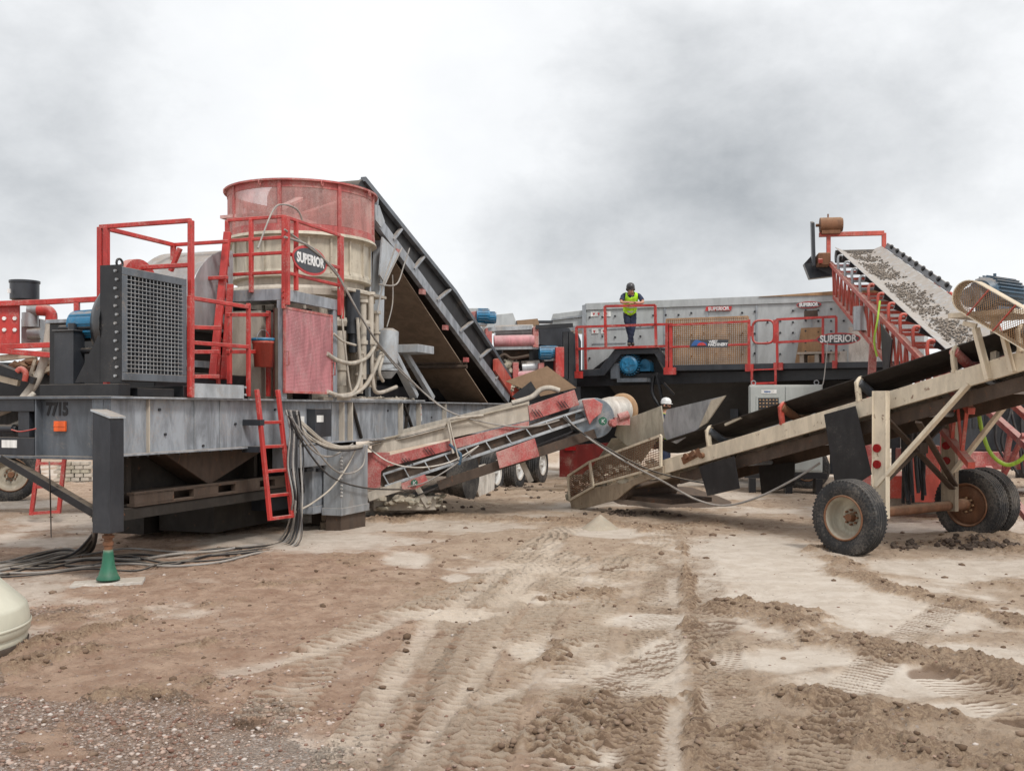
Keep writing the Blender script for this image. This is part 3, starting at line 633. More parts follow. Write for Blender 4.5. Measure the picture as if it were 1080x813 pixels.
# upper work platform with railings and oval sign
xp = 3.5; yk = C.X(241, 300, xp).y; xq = C.Y(357, 300, -.03).x; zd = C.X(297,304,xp).z; zr = C.X(297,229,xp).z
mb = MB(); mb.box((xp,-.02,zd-.17),(xp+.05,yk,zd)); mb.box((xp+.05,-.02,zd-.17),(xq,.03,zd)); mb.box((xp+.05,.03,zd-.03),(xq,yk+.7,zd-.005)); mb.box((xp,-.01,ZT),(xp+.12,.09,zd-.17)); mb.box((xq-.12,-.01,ZT),(xq-.0,.09,zd-.17)); mb.build('work_platform', 'grey_steel', cp, .005)
mb = MB(); 
for (x, y, z0) in ((xp-.03,yk,zd-.95),(xp-.03,-.05,zd-.3),(xp-.03,-.11,zd-.25),(xp+.3,-.05,zd),(xq,-.05,zd-.25),(xq+.07,-.05,zd-.3),(xp-.03,yk*.55,zd-.05)): mb.bar((x,y,z0),(x,y,zr if x < xq-.1 and y != yk*.6 else zr-(.0 if x > xq-.1 else .22)),.058)
for k, z in enumerate((zr, zr-.30, zr-.52, zr-.80)): mb.bar((xp-.03,yk,z),(xp-.03,-.05,z),.048)
for k, z in enumerate((zr, zr-.52, zr-.80)): mb.bar((xp-.03,-.05,z),(xq,-.05,z),.048)
mb.bolts([(xp-.06,yk,zd-.05),(xp-.06,yk,zd-.13),(xp-.06,-.05,zd-.05),(xp-.06,-.05,zd-.13)],(-1,0,0),.022)
pr = mb.build('platform_railing', 'red', cp, .006)
def oval_sign(F, px, py, y, ax, az, parent, txt, size, sx=1.0, rim=.04, nrm=None, bd='badge', rimm='badge_red', tilt=0, z2=0, nm='sign'):
    c = F.Y(px, py, y) if nrm is None else F.X(px, py, y)
    N = 40; ring = lambda k, d: [(c.x+k*ax*math.cos(a), c.y-d, c.z+k*az*math.sin(a)) for a in [2*math.pi*i/N for i in range(N)]]
    mb = MB(); mb.prism(ring(1.0, .012), (0,.012,0)); s = mb.build(nm, rimm, parent)
    mb = MB(); 
    R_ = [(c.x+(ax-rim)*math.cos(a), c.y-.016, c.z+(az-rim)*math.sin(a)) for a in [2*math.pi*i/N for i in range(N)]]
    mb.prism(R_, (0,.003,0)); mb.build('sign_face', bd, s)
    text_mesh('lettering', txt, size, 'letter_white', s, (c.x, c.y-.019, c.z), (R(90),0,0), .008, .002, sx)
    return s
oval_sign(C, 326.5, 275, -.10, .50, .215, cp, 'SUPERIOR', .20, .88)
# mesh-fronted electrical box under the platform
X0, X1 = C.Y(299,400,-.04).x, C.Y(350,400,-.04).x; Z0 = C.Y(320,415,-.04).z; Z1 = C.Y(299,323,-.04).z
mb = MB(); t = .035; mb.box((X0,-.06,Z0),(X1,-.03,Z0+t)); mb.box((X0,-.06,Z1-t),(X1,-.03,Z1)); mb.box((X0,-.06,Z0+t),(X0+t,-.03,Z1-t)); mb.box((X1-t,-.06,Z0+t),(X1,-.03,Z1-t)); gd = mb.build('guard_door', 'dusty_red', cp)
mb = MB(); nx = 60; nzz = 62
for k in range(1, nx): x = X0+(X1-X0)*k/nx; mb.box((x-.0078,-.05,Z0+t),(x+.0078,-.045,Z1-t))
for k in range(1, nzz): z = Z0+(Z1-Z0)*k/nzz; mb.box((X0+t,-.053,z-.0068),(X1-t,-.0495,z+.0068))
mb.build('mesh_panel', 'pink_mesh', gd)
mb = MB(); mb.box((X0+.18,-.0435,Z0+.05),(X0+.9,-.04,Z0+.35)); mb.build('patch_panel', 'pink_mesh', gd)
mb = MB(); zc = Z0+.5
mb.tube([(X0+.03,-.06,zc-.1),(X0+.03,-.11,zc-.1),(X0+.03,-.11,zc+.1),(X0+.03,-.06,zc+.1)],.01,6); mb.tube([(X1-.03,-.06,zc-.2),(X1-.03,-.11,zc-.2),(X1-.03,-.11,zc),(X1-.03,-.06,zc)],.01,6); mb.each('handle', 'dusty_red', gd)
mb = MB(); mb.box((X0+.1,.4,ZT),(X1+.1,1.0,zd-.3)); mb.build('drive_housing', 'pale_dusty', cp)
mb = MB(); mb.tube([C.Y(291,325,.0),C.Y(291.5,418,.0)],.03,6); mb.build('chain', 'rusty_steel', cp)
# dark motor house below/behind platform and sheet-metal belt cover
mb = MB(); mb.box((1.6,1.1,ZT+.05),(4.6,2.4,3.05)); mb.box((1.5,.62,ZT),(4.8,1.1,ZT+.35)); mb.build('motor_housing', 'black_steel', cp, .01)
mb = MB(); mb.box((1.55,1.04,3.05),(4.7,2.42,3.10)); mb.box((1.7,1.02,ZT+.45),(3.4,1.08,ZT+.55)); mb.build('housing_trim', 'grey_steel', cp, .005)
a = C.Y(246, 330, .75); mb = MB(); prof = []
for k in range(15):
    an = math.pi*.5+math.pi*.55*k/14; prof.append((a.x+1.05*math.cos(an), .75, a.z-.12+1.02*math.sin(an)))
prof += [(a.x,.75,a.z-.3)]
mb.prism(prof, (0,1.0,0)); mb.build('belt_cover', 'worn_steel', cp, .008)
# ------------------------------------------------------------------ the cone crusher itself
kx, ky = 6.24, 1.30
def ring_at(prof, mt, nm, par=cp, n=56, cx=kx, cy=ky): mb = MB(); mb.lathe(prof, (cx,cy,0), n=max(n,110), smooth=False); return mb.build(nm, mt, par)
zt, zb = 5.64, 4.80; Rr = 1.255
hop = ring_at([(Rr-.03,zt-.13),(Rr,zt-.13),(Rr,zt-.03),(Rr+.06,zt-.03),(Rr+.06,zt),(Rr-.03,zt),(Rr-.03,zt-.13)], 'dusty_red', 'feed_hopper')
ring_at([(Rr-.03,zb),(Rr+.01,zb),(Rr+.01,zb+.12),(Rr-.03,zb+.12),(Rr-.03,zb)], 'dusty_red', 'lower_band', hop)
mb = MB()
for k in range(8):
    a_ = 2*math.pi*(k+.32)/8; c_, s_ = math.cos(a_), math.sin(a_); mb.bar((kx+Rr*c_,ky+Rr*s_,zb),(kx+Rr*c_,ky+Rr*s_,zt),.06,.05,(c_,s_,0))
mb.each('hopper_post', 'dusty_red', hop)
mb = MB(); nn = 400
for k in range(nn):
    a_ = 2*math.pi*k/nn; c_, s_ = math.cos(a_), math.sin(a_); mb.bar((kx+(Rr-.012)*c_,ky+(Rr-.012)*s_,zb+.11),(kx+(Rr-.012)*c_,ky+(Rr-.012)*s_,zt-.12),.0062,.0062)
for k in range(34):
    z = zb+.12+(zt-zb-.25)*k/33; mb.tube([(kx+(Rr-.012)*math.cos(a_),ky+(Rr-.012)*math.sin(a_),z) for a_ in [2*math.pi*i/64 for i in range(64)]],.0042,4,True)
mb.build('mesh_screen', 'mesh_wire', hop)
mb = MB()
for k in range(4): a_ = math.pi*2*(k+.2)/8+2.2; mb.tube([(kx+(Rr+.06)*math.cos(a_)+.03*math.cos(b_),ky+(Rr+.06)*math.sin(a_),zt-.06+.045*math.sin(b_)) for b_ in [i*math.pi/4 for i in range(8)]],.012,5,True)
mb.each('lifting_ring', 'dusty_red', hop)
mb = MB(); mb.bar(C.Y(290,222,1.2),C.Y(348,195,1.9),.14,.05); mb.box((kx-1.1,ky-.3,zt-.55),(kx+.9,ky+.9,zt-.5)); mb.bar((kx-.2,ky-1.1,zt-.2),(kx+.6,ky+1.1,zt-.4),.3,.04); mb.each('wear_plate', 'mesh_wire', hop)
mb = MB(); mb.tube(smooth_path([C.Y(272,262,-.0),C.Y(288,222,.1),C.Y(300,216,.1),C.Y(314,222,.1),C.Y(320,236,.1)],5),.014,6); mb.build('grease_hose', 'cable_grey', hop)
r0 = 1.18
ring_at([(r0-.1,zb+.0),(r0+.10,zb+.0),(r0+.12,zb-.05),(r0+.03,zb-.07),(r0,zb-.10),(r0,4.20),(r0+.02,4.14),(r0+.02,4.08),(r0-.15,4.05),(r0-.2,4.8)], 'cream', 'bowl')
mb = MB()
for k in range(20): a_ = 2*math.pi*k/20; c_, s_ = math.cos(a_), math.sin(a_); mb.bar((kx+(r0+.015)*c_,ky+(r0+.015)*s_,4.16),(kx+(r0+.015)*c_,ky+(r0+.015)*s_,zb-.08),.035,.03,(c_,s_,0))
mb.each('bowl_rib', 'cream', cp)
ring_at([(1.0,4.06),(1.08,4.06),(1.08,3.95),(1.24,3.93),(1.27,3.88),(1.27,3.78),(1.10,3.74),(1.02,3.70),(1.02,3.45),(1.30,3.42),(1.32,3.36),(1.30,3.28),(1.02,3.26),(.9,3.2)], 'pale_dusty', 'adjustment_ring')
mb = MB()
for k in range(22):
    a_ = 2*math.pi*k/22; c_, s_ = math.cos(a_), math.sin(a_); mb.cyl((kx+1.2*c_,ky+1.2*s_,3.42),(kx+1.2*c_,ky+1.2*s_,3.60),.03,n=8)
for k in range(10):
    a_ = 2*math.pi*k/10+.2; c_, s_ = math.cos(a_), math.sin(a_); mb.cyl((kx+1.16*c_,ky+1.16*s_,3.42),(kx+1.16*c_,ky+1.16*s_,3.94),.06,n=10)
mb.each('clamp_bolt', 'pale_dusty', cp)
ring_at([(1.0,3.3),(1.0,2.9),(.92,2.5),(.95,2.1),(1.15,2.06)], 'pale_dusty', 'main_frame')
mb = MB()
for (dx, dy, r_, z0, z1, nmx) in ((-.15,-1.14,.10,2.35,3.28,0),(.35,-1.12,.12,2.5,3.30,0),(.85,-.9,.11,2.3,3.30,0),(-.6,-1.08,.1,2.3,3.2,0),(1.05,-.55,.1,2.3,3.3,0)):
    mb.cyl((kx+dx,ky+dy,z0),(kx+dx,ky+dy,z1),r_); mb.cyl((kx+dx,ky+dy,z0+.25),(kx+dx,ky+dy,z0+.30),r_+.025)
mb.each('hydraulic_cylinder', 'pale_dusty', cp)
mb = MB()
for px_, a_, b_, r_ in ((372,306,340,.14),(371,335,352,.12),(373,350,372,.10),(384,345,395,.12)):
    p = C.Y(px_,a_,.08); q = C.Y(px_,b_,.08); mb.cyl(q, p, r_*.9, n=18)
mb.each('accumulator', 'dark_steel', cp)
mb = MB(); p = C.Y(409,350,.1); q = C.Y(407,392,.1); mb.cyl(q,p,.20,n=22); mb.cyl(p,p+Vector((0,0,.06)),.2,.1,n=22); mb.cyl(q-Vector((0,0,.12)),q,.1,.2,n=22); mb.cyl(q+Vector((0,0,.15)),q+Vector((0,0,.19)),.215,n=22); mb.cyl(q+Vector((0,0,.02)),q+Vector((0,0,.05)),.225,n=22); mb.build('filter_tank', 'light_steel', cp)
mb = MB(); p = C.Y(415,364,.3); q = C.Y(433,366,-.1); mb.box((p.x,-.2,q.z-.09),(p.x+.75,.5,q.z+.06)); mb.build('support_arm', 'light_steel', cp, .006)
mb = MB(); mb.bar(C.Y(400,255,.55),C.Y(397,400,.45),.16,.2); mb.bar(C.Y(413,370,.0),C.Y(437,418,-.02),.16,.10); mb.bar(C.Y(426,370,.3),C.Y(456,420,.2),.10,.10); mb.bar(C.Y(389,250,.35),C.Y(388,420,.35),.08); mb.box((5.6,-.01,ZT),(8.6,.5,ZT+.035)); mb.each('support_frame', 'light_steel', cp, .006)
mb = MB(); mb.box((4.7,-.0,ZT),(7.6,.10,ZT+.05)); 
for k in range(60):
    x = random.uniform(5.4,8.5); mb.lump((x,random.uniform(.02,.4),ZT+.05),(random.uniform(.03,.09),random.uniform(.03,.09),random.uniform(.02,.05)))
mb.build('spilled_fines', 'pale_dusty', cp)
mb = MB()
for px_, a_, b_, r_ in ((383,318,400,.055),(391,310,408,.05),(397,330,370,.045),(379,372,415,.06)):
    p = C.Y(px_,a_,.0); q = C.Y(px_,b_,.0); mb.cyl(q, p, r_, n=14); mb.cyl(p-Vector((0,0,.02)), p+Vector((0,0,.03)), r_+.03, n=14); mb.cyl(q.lerp(p,.45), q.lerp(p,.5), r_+.025, n=14)
mb.each('vertical_pipe', 'pale_dusty', cp)
mb = MB(); a = C.Y(366,303,-.0); b_ = C.Y(404,303,-.0); mb.box((a.x,-.02,a.z-.05),(b_.x+.1,.6,a.z)); mb.build('top_flange', 'pale_dusty', cp, .006)
mb = MB(); mb.bar(C.Y(371,424,.05),C.Y(381,462,.05),.05,.04); mb.bar(C.Y(425,424,.05),C.Y(436,455,.05),.05,.04); mb.bar(C.Y(431,424,.06),C.Y(427,460,.06),.05,.04); mb.each('brace_rod', 'grime_shade', cp)
mb = MB()
for px_ in (205, 232, 300, 350, 395, 455, 490): p = C.Y(px_,440,.09); mb.box((p.x,.088,ZB+.03),(p.x+.012,.099,ZT-.03))
mb.each('weld_seam', 'galv', cp)
mb = MB()
for px_ in range(136, 360, 11): p = C.Y(px_,478,.02); mb.cyl((p.x,.05,ZB-.02),(p.x,.05,ZB),.016,n=6)
for px_, py_ in ((168,432),(174,458),(214,470),(248,447),(290,432),(409,433),(455,440)): p = C.Y(px_,py_,.095); mb.cyl((p.x,.099,p.z),(p.x,.08,p.z),.02,n=6)
bo_ = mb.build('bolt_heads', 'dark_steel', cp); bo_['kind'] = 'stuff'
mb = MB(); ph = 'pale_hose'
for pts, r_ in (([(345,373),(356,380),(372,383),(388,376),(398,360)],.035),([(345,413),(365,418),(384,408),(396,388),(402,372)],.035),([(358,300),(361,340),(368,400),(372,416)],.018),
                ([(377,335),(379,370),(380,395),(372,414),(352,417)],.03),([(392,372),(393,400),(398,414),(418,408)],.035),([(396,362),(404,372),(400,392),(404,402)],.03),([(352,352),(362,360),(375,364)],.02)):
    mb.tube(smooth_path([C.Y(a,b,-.06) for a, b in pts], 5), r_, 8)
mb.each('hydraulic_hose', ph, cp)
mb = MB()
for pts, r_ in (([(300,242),(340,272),(358,292),(390,350),(425,395),(470,432)],.014),([(418,258),(412,275),(404,300),(398,330)],.016),([(424,262),(414,282),(405,302)],.016),([(432,262),(426,280),(418,300),(400,300)],.014),([(414,290),(414,320),(408,345)],.012),([(300,250),(330,262),(357,292)],.018)):
    mb.tube(smooth_path([C.Y(a,b,-.12) for a, b in pts], 5), r_, 6)
mb.each('signal_cable', 'cable_grey', cp)
# ------------------------------------------------------------------ things under the beam
mb = MB(); xa, xb = C.Y(137,500,.35).x, C.Y(296,500,.35).x; zf = C.Y(137,533,.35).z; zf2 = C.Y(137,521,.35).z
xm = C.Y(221,500,.35).x
mb.prism([(xa+.6,.35,ZB-.01),(xb-.3,.35,ZB-.01),(xm,.35,zf2)],(0,.34,0)); mb.build('discharge_chute', 'rusty_steel', cp, .006)
mb = MB(); mb.box((xa,.72,zf2),(xa+2.2,.80,ZB-.02)); mb.box((xa+2.2,.75,zf2),(xb,2.1,ZB-.02)); mb.box((xa,.4,zf2),(xa+.08,.72,ZB)); mb.box((xb-.6,.42,zf2),(xb-.52,.6,ZB)); mb.box((xb-.2,.42,zf2),(xb-.12,.6,ZB)); mb.build('chute_surround', 'grime_shade', cp)
mb = MB(); zz = (zf+zf2)/2
L_ = xb-xa
for a_, b_ in ((0,.12),(.12,.22),(.34,.5),(.62,.8),(.92,1.0)): mb.box((xa+L_*a_,.28,zf),(xa+L_*b_,.36,zf2))
mb.box((xa,.28,zf2-.02),(xb+.4,.4,zf2+.02)); mb.box((xa,.28,zf-.02),(xb+.4,.4,zf+.015)); mb.box((xa,.5,zf),(xa+2.4,.75,zf2)); mb.box((xa+2.4,.5,zf),(xb+.4,2.0,zf2)); mb.build('base_frame', 'rusty_steel', cp, .004)
mb = MB()
for px in (212, 219): p = C.Y(px,517,.33); mb.cyl(p+Vector((0,.03,.0)),p+Vector((0,-.03,0)),.035,n=12)
mb.each('pin', 'galv', cp)
mb = MB(); p = C.Y(120,545,.4); mb.box((xa-.4,.3,zf-.16),(xb+1.2,.55,zf-.03)); mb.box((3.0,2.0,.08),(9.6,2.5,ZB-.02)); mb.box((xa+2.5,.95,.12),(xb+1.4,1.9,zf-.02)); mb.each('beam_and_light_block', 'grime_shade', cp)  # beam, plus two masses added under the chassis to block light
# hydraulic support legs (square)
def leg(px0, px1, pyt, pyb, y0, y1, mt, foot=True, nm='support_leg'):
    a = C.Y(px0,pyb,y0); b = C.Y(px1,pyt,y0); mb = MB(); z0 = C.Y((px0+px1)/2,pyb,y0).z; z1 = C.Y((px0+px1)/2,pyt,y0).z
    mb.box((a.x,y0,z0),(b.x,y1,z1)); mb.box((a.x-.02,y0-.02,z0),(b.x+.02,y1+.02,z0+.12)); o = mb.build(nm, mt, cp, .008)
    if foot: mb = MB(); mb.box((a.x+.03,y0+.03,-.02),(b.x-.03,y1-.03,z0)); mb.build('leg_foot', 'rusty_steel', o)
leg(360,388,470,541,-.22,.10,'galv')
leg(340,357,490,536,.5,.75,'pale_dusty')
leg(330,342,488,541,.15,.35,'grey_steel', False)
mb = MB(); xx = C.Y(306,490,.0); mb.box((xx.x,.02,C.Y(320,493,.02).z),(C.Y(345,490,.02).x,.3,ZB-.01)); mb.build('underframe_box', 'grey_steel', cp, .005)
mb = MB(); xx = C.Y(308,500,.3).x
for k in range(3): mb.box((xx+.1+.35*k,.1,.95-.02*k),(xx+.3+.35*k,.6,1.0-.02*k))
mb.box((xx-.1,.6,.35),(xx+1.5,2.2,ZB)); mb.each('lower_bracket', 'dark_steel', cp)
mb = MB(); p = C.Y(372,552,-.22); 
for k in range(12): z = .55+.055*k; mb.cyl((C.Y(360,540,-.22).x,-.24,z),(C.Y(360,540,-.22).x,-.21,z),.014,n=6)
mb.build('pin_hole', 'white', cp)
# access ladder
mb = MB(); aT, aB = C.Y(272,420,-.10), C.Y(285,549,-.34); bT, bB = C.Y(294,420,-.10), C.Y(308,546,-.34)
mb.bar(aT,aB,.065,.05,(0,1,0)); mb.bar(bT,bB,.065,.05,(0,1,0))
for k in range(5): t_ = .20+.2*k-.0; t_ = min(t_, .985); mb.bar(aT.lerp(aB,t_), bT.lerp(bB,t_), .045)
mb.bar(aT, aT+Vector((0,.02,.12)), .065,.05,(0,1,0)); mb.bar(bT, bT+Vector((0,.02,.12)), .065,.05,(0,1,0))
mb.build('ladder', 'red', cp, .005)
mb = MB(); 
for t_ in (.2,.42): p = aT.lerp(aB,t_); mb.box((p.x-.06,-.18,p.z-.04),(p.x+.05,.09,p.z+.04))
mb.each('ladder_clamp', 'dark_steel', cp)
# control box and labels on the beam web
p, q = C.Y(325,431,.07), C.Y(342,460,.07); mb = MB(); mb.box((p.x,-.06,q.z),(q.x,.098,p.z)); o = mb.build('junction_box', 'dark_steel', cp, .006)
mb = MB(); a = C.Y(334,438,-.06); b_ = C.Y(341,445,-.06); mb.box((a.x,-.063,b_.z),(b_.x,-.0605,a.z)); mb.build('label_plate', 'white', o)
mb = MB(); a = C.Y(312,439,.095); b_ = C.Y(321,449,.095); mb.box((a.x,.094,b_.z),(b_.x,.0985,a.z)); a = C.Y(440,427,.095); b_ = C.Y(445,444,.095); mb.box((a.x,.094,b_.z),(b_.x,.0985,a.z)); mb.each('warning_label', 'white', cp)
mb = MB(); 
for py_ in (429, 436): a = C.Y(440.5,py_,.09); b_ = C.Y(444.5,py_+2,.09); mb.box((a.x,.090,b_.z),(b_.x,.0935,a.z))
mb.each('warning_stripe', 'badge_red', cp)
# rear axles of the trailer
def wheel(F, x, y, r, w, parent, rimm='white', hub=None, face=-1, tyre_r=None, name='wheel', z=None, rr=.56, deep=.10, mirror=False):
    """tyre + dished rim with hub; face=-1: outer side towards local -y"""
    z = r if z is None else z; s = face; n = 44
    mb = MB(); tp = [(rr*r,-w*.40),(rr*r*1.06,-w*.47),(r*.80,-w*.52),(r*.93,-w*.49),(r*.985,-w*.42),(r,-w*.36),(r,w*.36),(r*.985,w*.42),(r*.93,w*.49),(r*.80,w*.52),(rr*r*1.06,w*.47),(rr*r,w*.40),(rr*r,-w*.40)]
    mb.lathe(tp,(x,y,z),(0,1,0),n)
    # tread ribs and lugs
    for g in (-.27,-.09,.09,.27):
        mb.lathe([(r*.995,w*(g-.055)),(r*1.018,w*(g-.05)),(r*1.018,w*(g+.05)),(r*.995,w*(g+.055))],(x,y,z),(0,1,0),n)
    for k in range(56):
        a = 2*math.pi*k/56
        for e in (-1,1):
            c_ = Vector((x+r*.985*math.cos(a), y+e*w*.43, z+r*.985*math.sin(a))); d_ = Vector((math.cos(a),0,math.sin(a))); t_ = Vector((-math.sin(a),0,math.cos(a)))
            mb.bar(c_-d_*.05*r, c_+d_*.004*r, .045*r, w*.12, (0,1,0))
    ty = mb.build('tyre', 'tyre', None)
    wh = bpy.data.objects.new(name, ty.data); bpy.data.objects.remove(ty); 
    mb = MB(); R0 = rr*r
    rp = [(R0*1.02,s*w*.47),(R0*1.05,s*w*.44),(R0*.96,s*w*.40),(R0*.90,s*w*.2),(R0*.86,s*(w*.45-deep)),(R0*.62,s*(w*.45-deep)-s*.02),(R0*.40,s*(w*.45-deep)+s*.02),(R0*.38,s*(w*.45-deep)+s*.0),(0.001,s*(w*.45-deep))]
    mb.lathe(rp,(x,y,z),(0,1,0),n)
    COL.objects.link(wh); wh.parent = parent
    rim = mb.build('rim', rimm, wh)
    mb = MB(); mb.tube([(x+R0*1.0*math.cos(a), y+s*w*.475, z+R0*1.0*math.sin(a)) for a in [2*math.pi*k/n for k in range(n)]], .014, 6, True); mb.build('rim_edge', 'rust' if rimm != 'white' else 'white_dirty', wh)
    mb = MB(); yy = y+s*(w*.45-deep)
    mb.cyl((x,yy-s*.01,z),(x,yy+s*.09,z),R0*.22,R0*.17,n=18)
    for k in range(8): a = 2*math.pi*k/8; mb.cyl((x+R0*.33*math.cos(a),yy,z+R0*.33*math.sin(a)),(x+R0*.33*math.cos(a),yy+s*.045,z+R0*.33*math.sin(a)),R0*.05,n=6)
    mb.build('hub', hub or rimm, wh)
    return wh
for px in (526, 550, 574):
    x = C.Y(px,500,-.25).x; wheel(C, x, -.08, .5, .28, cp, 'white', z=.48, deep=.06)
mb = MB(); x0 = C.Y(500,500,-.2).x; mb.box((x0+.7,.1,.42),(x0+5.2,2.4,.58)); mb.box((x0+.7,.4,.6),(x0+5,.6,ZB)); mb.build('axle_frame', 'rusty_steel', cp)
mb = MB(); p = C.Y(500,503,-.25); q = C.Y(521,503,-.25); mb.prism([C.Y(495,494,-.25),C.Y(512,489,-.25),C.Y(522,497,-.25),C.Y(521,529,-.25),C.Y(508,530,-.25)],(0,.03,0)); mb.build('mudflap', 'white_dirty', cp)
mb = MB(); p = C.Y(492,510,-.2); mb.cyl((p.x,-.3,.5),(p.x,.05,.5),.5,n=30); 
mb.build('spare_tyre', 'tyre', cp)
# bucket hanging on the rail
bk = Frame(0,0,71.3); c = C.Y(291,378,-.16); wc = C.o+C.u*C.Y(278,370,.18).x+C.v*.18; zb_ = C.Y(278,387,.18).z
bk.o = Vector((wc.x, wc.y, zb_)); t = thing('bucket', bk, 'round red plastic bucket with blue rim hanging on the red railing beside the pink door', 'bucket')
mb = MB(); mb.lathe([(.0,0),(.13,0),(.155,.33),(.165,.33),(.165,.37),(.15,.37),(.12,.03),(0,.03)],(0,0,0),n=26); mb.build('pail', 'orange_red', t)
mb = MB(); mb.lathe([(.15,.37),(.172,.37),(.172,.41),(.15,.41),(.15,.37)],(0,0,0),n=26); mb.build('rim', 'blue', t)
mb = MB(); mb.tube([(.17*math.cos(a),0,.38+.17*math.sin(a)*.9) for a in [math.pi*k/10 for k in range(11)]],.006,5); mb.build('handle', 'galv', t)

# ================================================================== long feed conveyor rising to the hopper
mb = MB(); mb.box((6.6,2.25,ZT+.04),(9.0,2.35,4.2)); mb.box((9.0,2.25,ZT+.04),(13.2,2.35,2.95)); mb.box((4.45,.12,ZT+.01),(4.55,2.2,zd-.2)); mb.box((3.65,1.0,ZT+.36),(4.45,1.08,zd-.2)); mb.box((9.3,1.5,ZT+.02),(15.2,2.1,ZT+.35)); mb.each('dark_backing', 'black_steel', cp)  # black sheets added to darken the platform recess and close sky gaps
fc = thing('feed_conveyor', C, 'long dark steel conveyor sloping down and away from the mesh hopper, brown belt underside showing', 'conveyor')
yN, yF = .35, 2.15
T0, T1 = C.Y(382,196,yN), C.Y(547,421,yN)          # top edge of near truss
B0, B1 = C.Y(386,226,yN), C.Y(516,421,yN)
dn = (T1-T0).normalized()
def on(px, py, y=yN): return C.Y(px, py, y)
TOPL = [on(383,189), on(479,308), on(522,373), on(550,419)]; LC0, LC1 = on(394,226), on(537,421)
for k, y in enumerate((yN, yF)):
    off = Vector((0, y-yN, 0)); mb = MB(); mb.angle(LC0+off, LC1+off, .22, .015)
    for px_, py_, qx_, qy_ in ((397,206,396,228),(424,240,414,253),(448,269,436,284),(476,304,460,317),(499,338,484,350),(518,367,505,378),(530,388,522,400)):
        mb.bar(on(px_,py_)+off, on(qx_,qy_)+off, .08, .05)
    mb.build('side_truss', 'grey_steel', fc, .004)
    mb = MB()
    for a_, b_ in zip(TOPL[:-1], TOPL[1:]): mb.bar(a_+off, b_+off, .10, .09)
    mb.build('top_rail', 'slate', fc)
    mb = MB(); mb.prism([p+off+Vector((0,.06 if k == 0 else -.06,0)) for p in TOPL]+[LC1+off+Vector((0,.06 if k == 0 else -.06,0)), LC0+off+Vector((0,.06 if k == 0 else -.06,0))],(0,.012,0)); mb.build('skirt_rubber', 'rubber', fc)
mb = MB(); lo0 = on(399,228)+Vector((0,.0,0)); lo1 = on(528,430)
mb.prism([lo0+Vector((0,.14,-.15)), lo1+Vector((0,.14,-.15)), lo1+Vector((0,yF-yN-.1,-.15)), lo0+Vector((0,yF-yN-.1,-.15))],(0,0,-.03)); mb.build('return_belt', 'belt_under', fc)
mb = MB(); mb.prism([T0+Vector((0,.1,-.15)),T1+Vector((0,.1,-.15)),T1+Vector((0,yF-yN-.1,-.15)),T0+Vector((0,yF-yN-.1,-.15))],(0,0,-.03)); mb.build('carry_belt', 'belt', fc)
mb = MB()
for t_ in (.10,.66): a = lo0.lerp(lo1,t_); mb.cyl(a+Vector((0,.0,-.26)),a+Vector((0,yF-yN,-.26)),.05); mb.bar(a+Vector((0,0,-.16)),a+Vector((0,yF-yN,-.16)),.07)
mb.each('return_roller', 'rusty_steel', fc)
mb = MB(); a, b_ = on(526,368), on(550,420); 
mb.prism([on(520,379),on(523,378),on(550,419),on(541,422),on(520,391)],(0,-.06,0)); mb.build('tail_guard', 'orange_red', fc)
mb = MB()
for t_ in (.12,.3,.48,.66): a = lo0.lerp(lo1,t_); mb.box((a.x-.08,yN-.02,a.z-.16),(a.x+.08,yN+.06,a.z-.06))
mb.each('hanger_bracket', 'dusty_red', fc)
mb = MB(); mb.prism([on(393,216),on(398,217),on(404,234),on(400,240),on(394,232)],(0,-.04,0)); mb.prism([on(402,250),on(420,268),on(404,298),on(399,290)],(0,-.03,0)); mb.each('head_plate', 'light_steel', fc)
mb = MB(); a = on(385,205); mb.cyl(a+Vector((0,.0,-.05)),a+Vector((0,yF-yN,-.05)),.3); mb.build('head_pulley', 'rubber', fc)
mb = MB(); mb.box((9.5,1.9,ZT),(9.7,2.0,3.6)); mb.box((12.4,1.9,ZT),(12.6,2.0,2.9)); mb.each('leg', 'dark_steel', fc)
# ================================================================== beige wheeled conveyor (right)
B = Frame(5.70, 14.06, -54.6)
bc = thing('wheeled_conveyor', B, 'old beige conveyor on a wheeled cart, black belt rising right, tail hopper on the mud', 'conveyor')
yn = -.6; yf = .6
A0, A1 = B.Y(640, 510, yn), B.Y(1080, 380, yn); ud = (A1-A0).normalized()
def bt(x): return A0+ud*((x-A0.x)/ud.x)        # beam centre line (near side) by local x
xt, xh = A0.x, 2.9
for k, y in ((0, yn), (1, yf)):
    off = Vector((0, y-yn, 0)); mb = MB(); mb.bar(bt(xt)+off, bt(xh)+off, .014, .24); s_ = -1 if k == 0 else 1
    for h in (-.113, .113): mb.bar(bt(xt)+off+Vector((0,-s_*.045,h)), bt(xh)+off+Vector((0,-s_*.045,h)), .09, .014)
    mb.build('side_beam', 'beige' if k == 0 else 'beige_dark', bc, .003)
mb = MB()
for i in range(12): a = bt(xt+.5+i*.78); mb.bar(a, a+Vector((0,1.2,0)), .05, .10)
mb.each('cross_tie', 'beige_dark', bc)
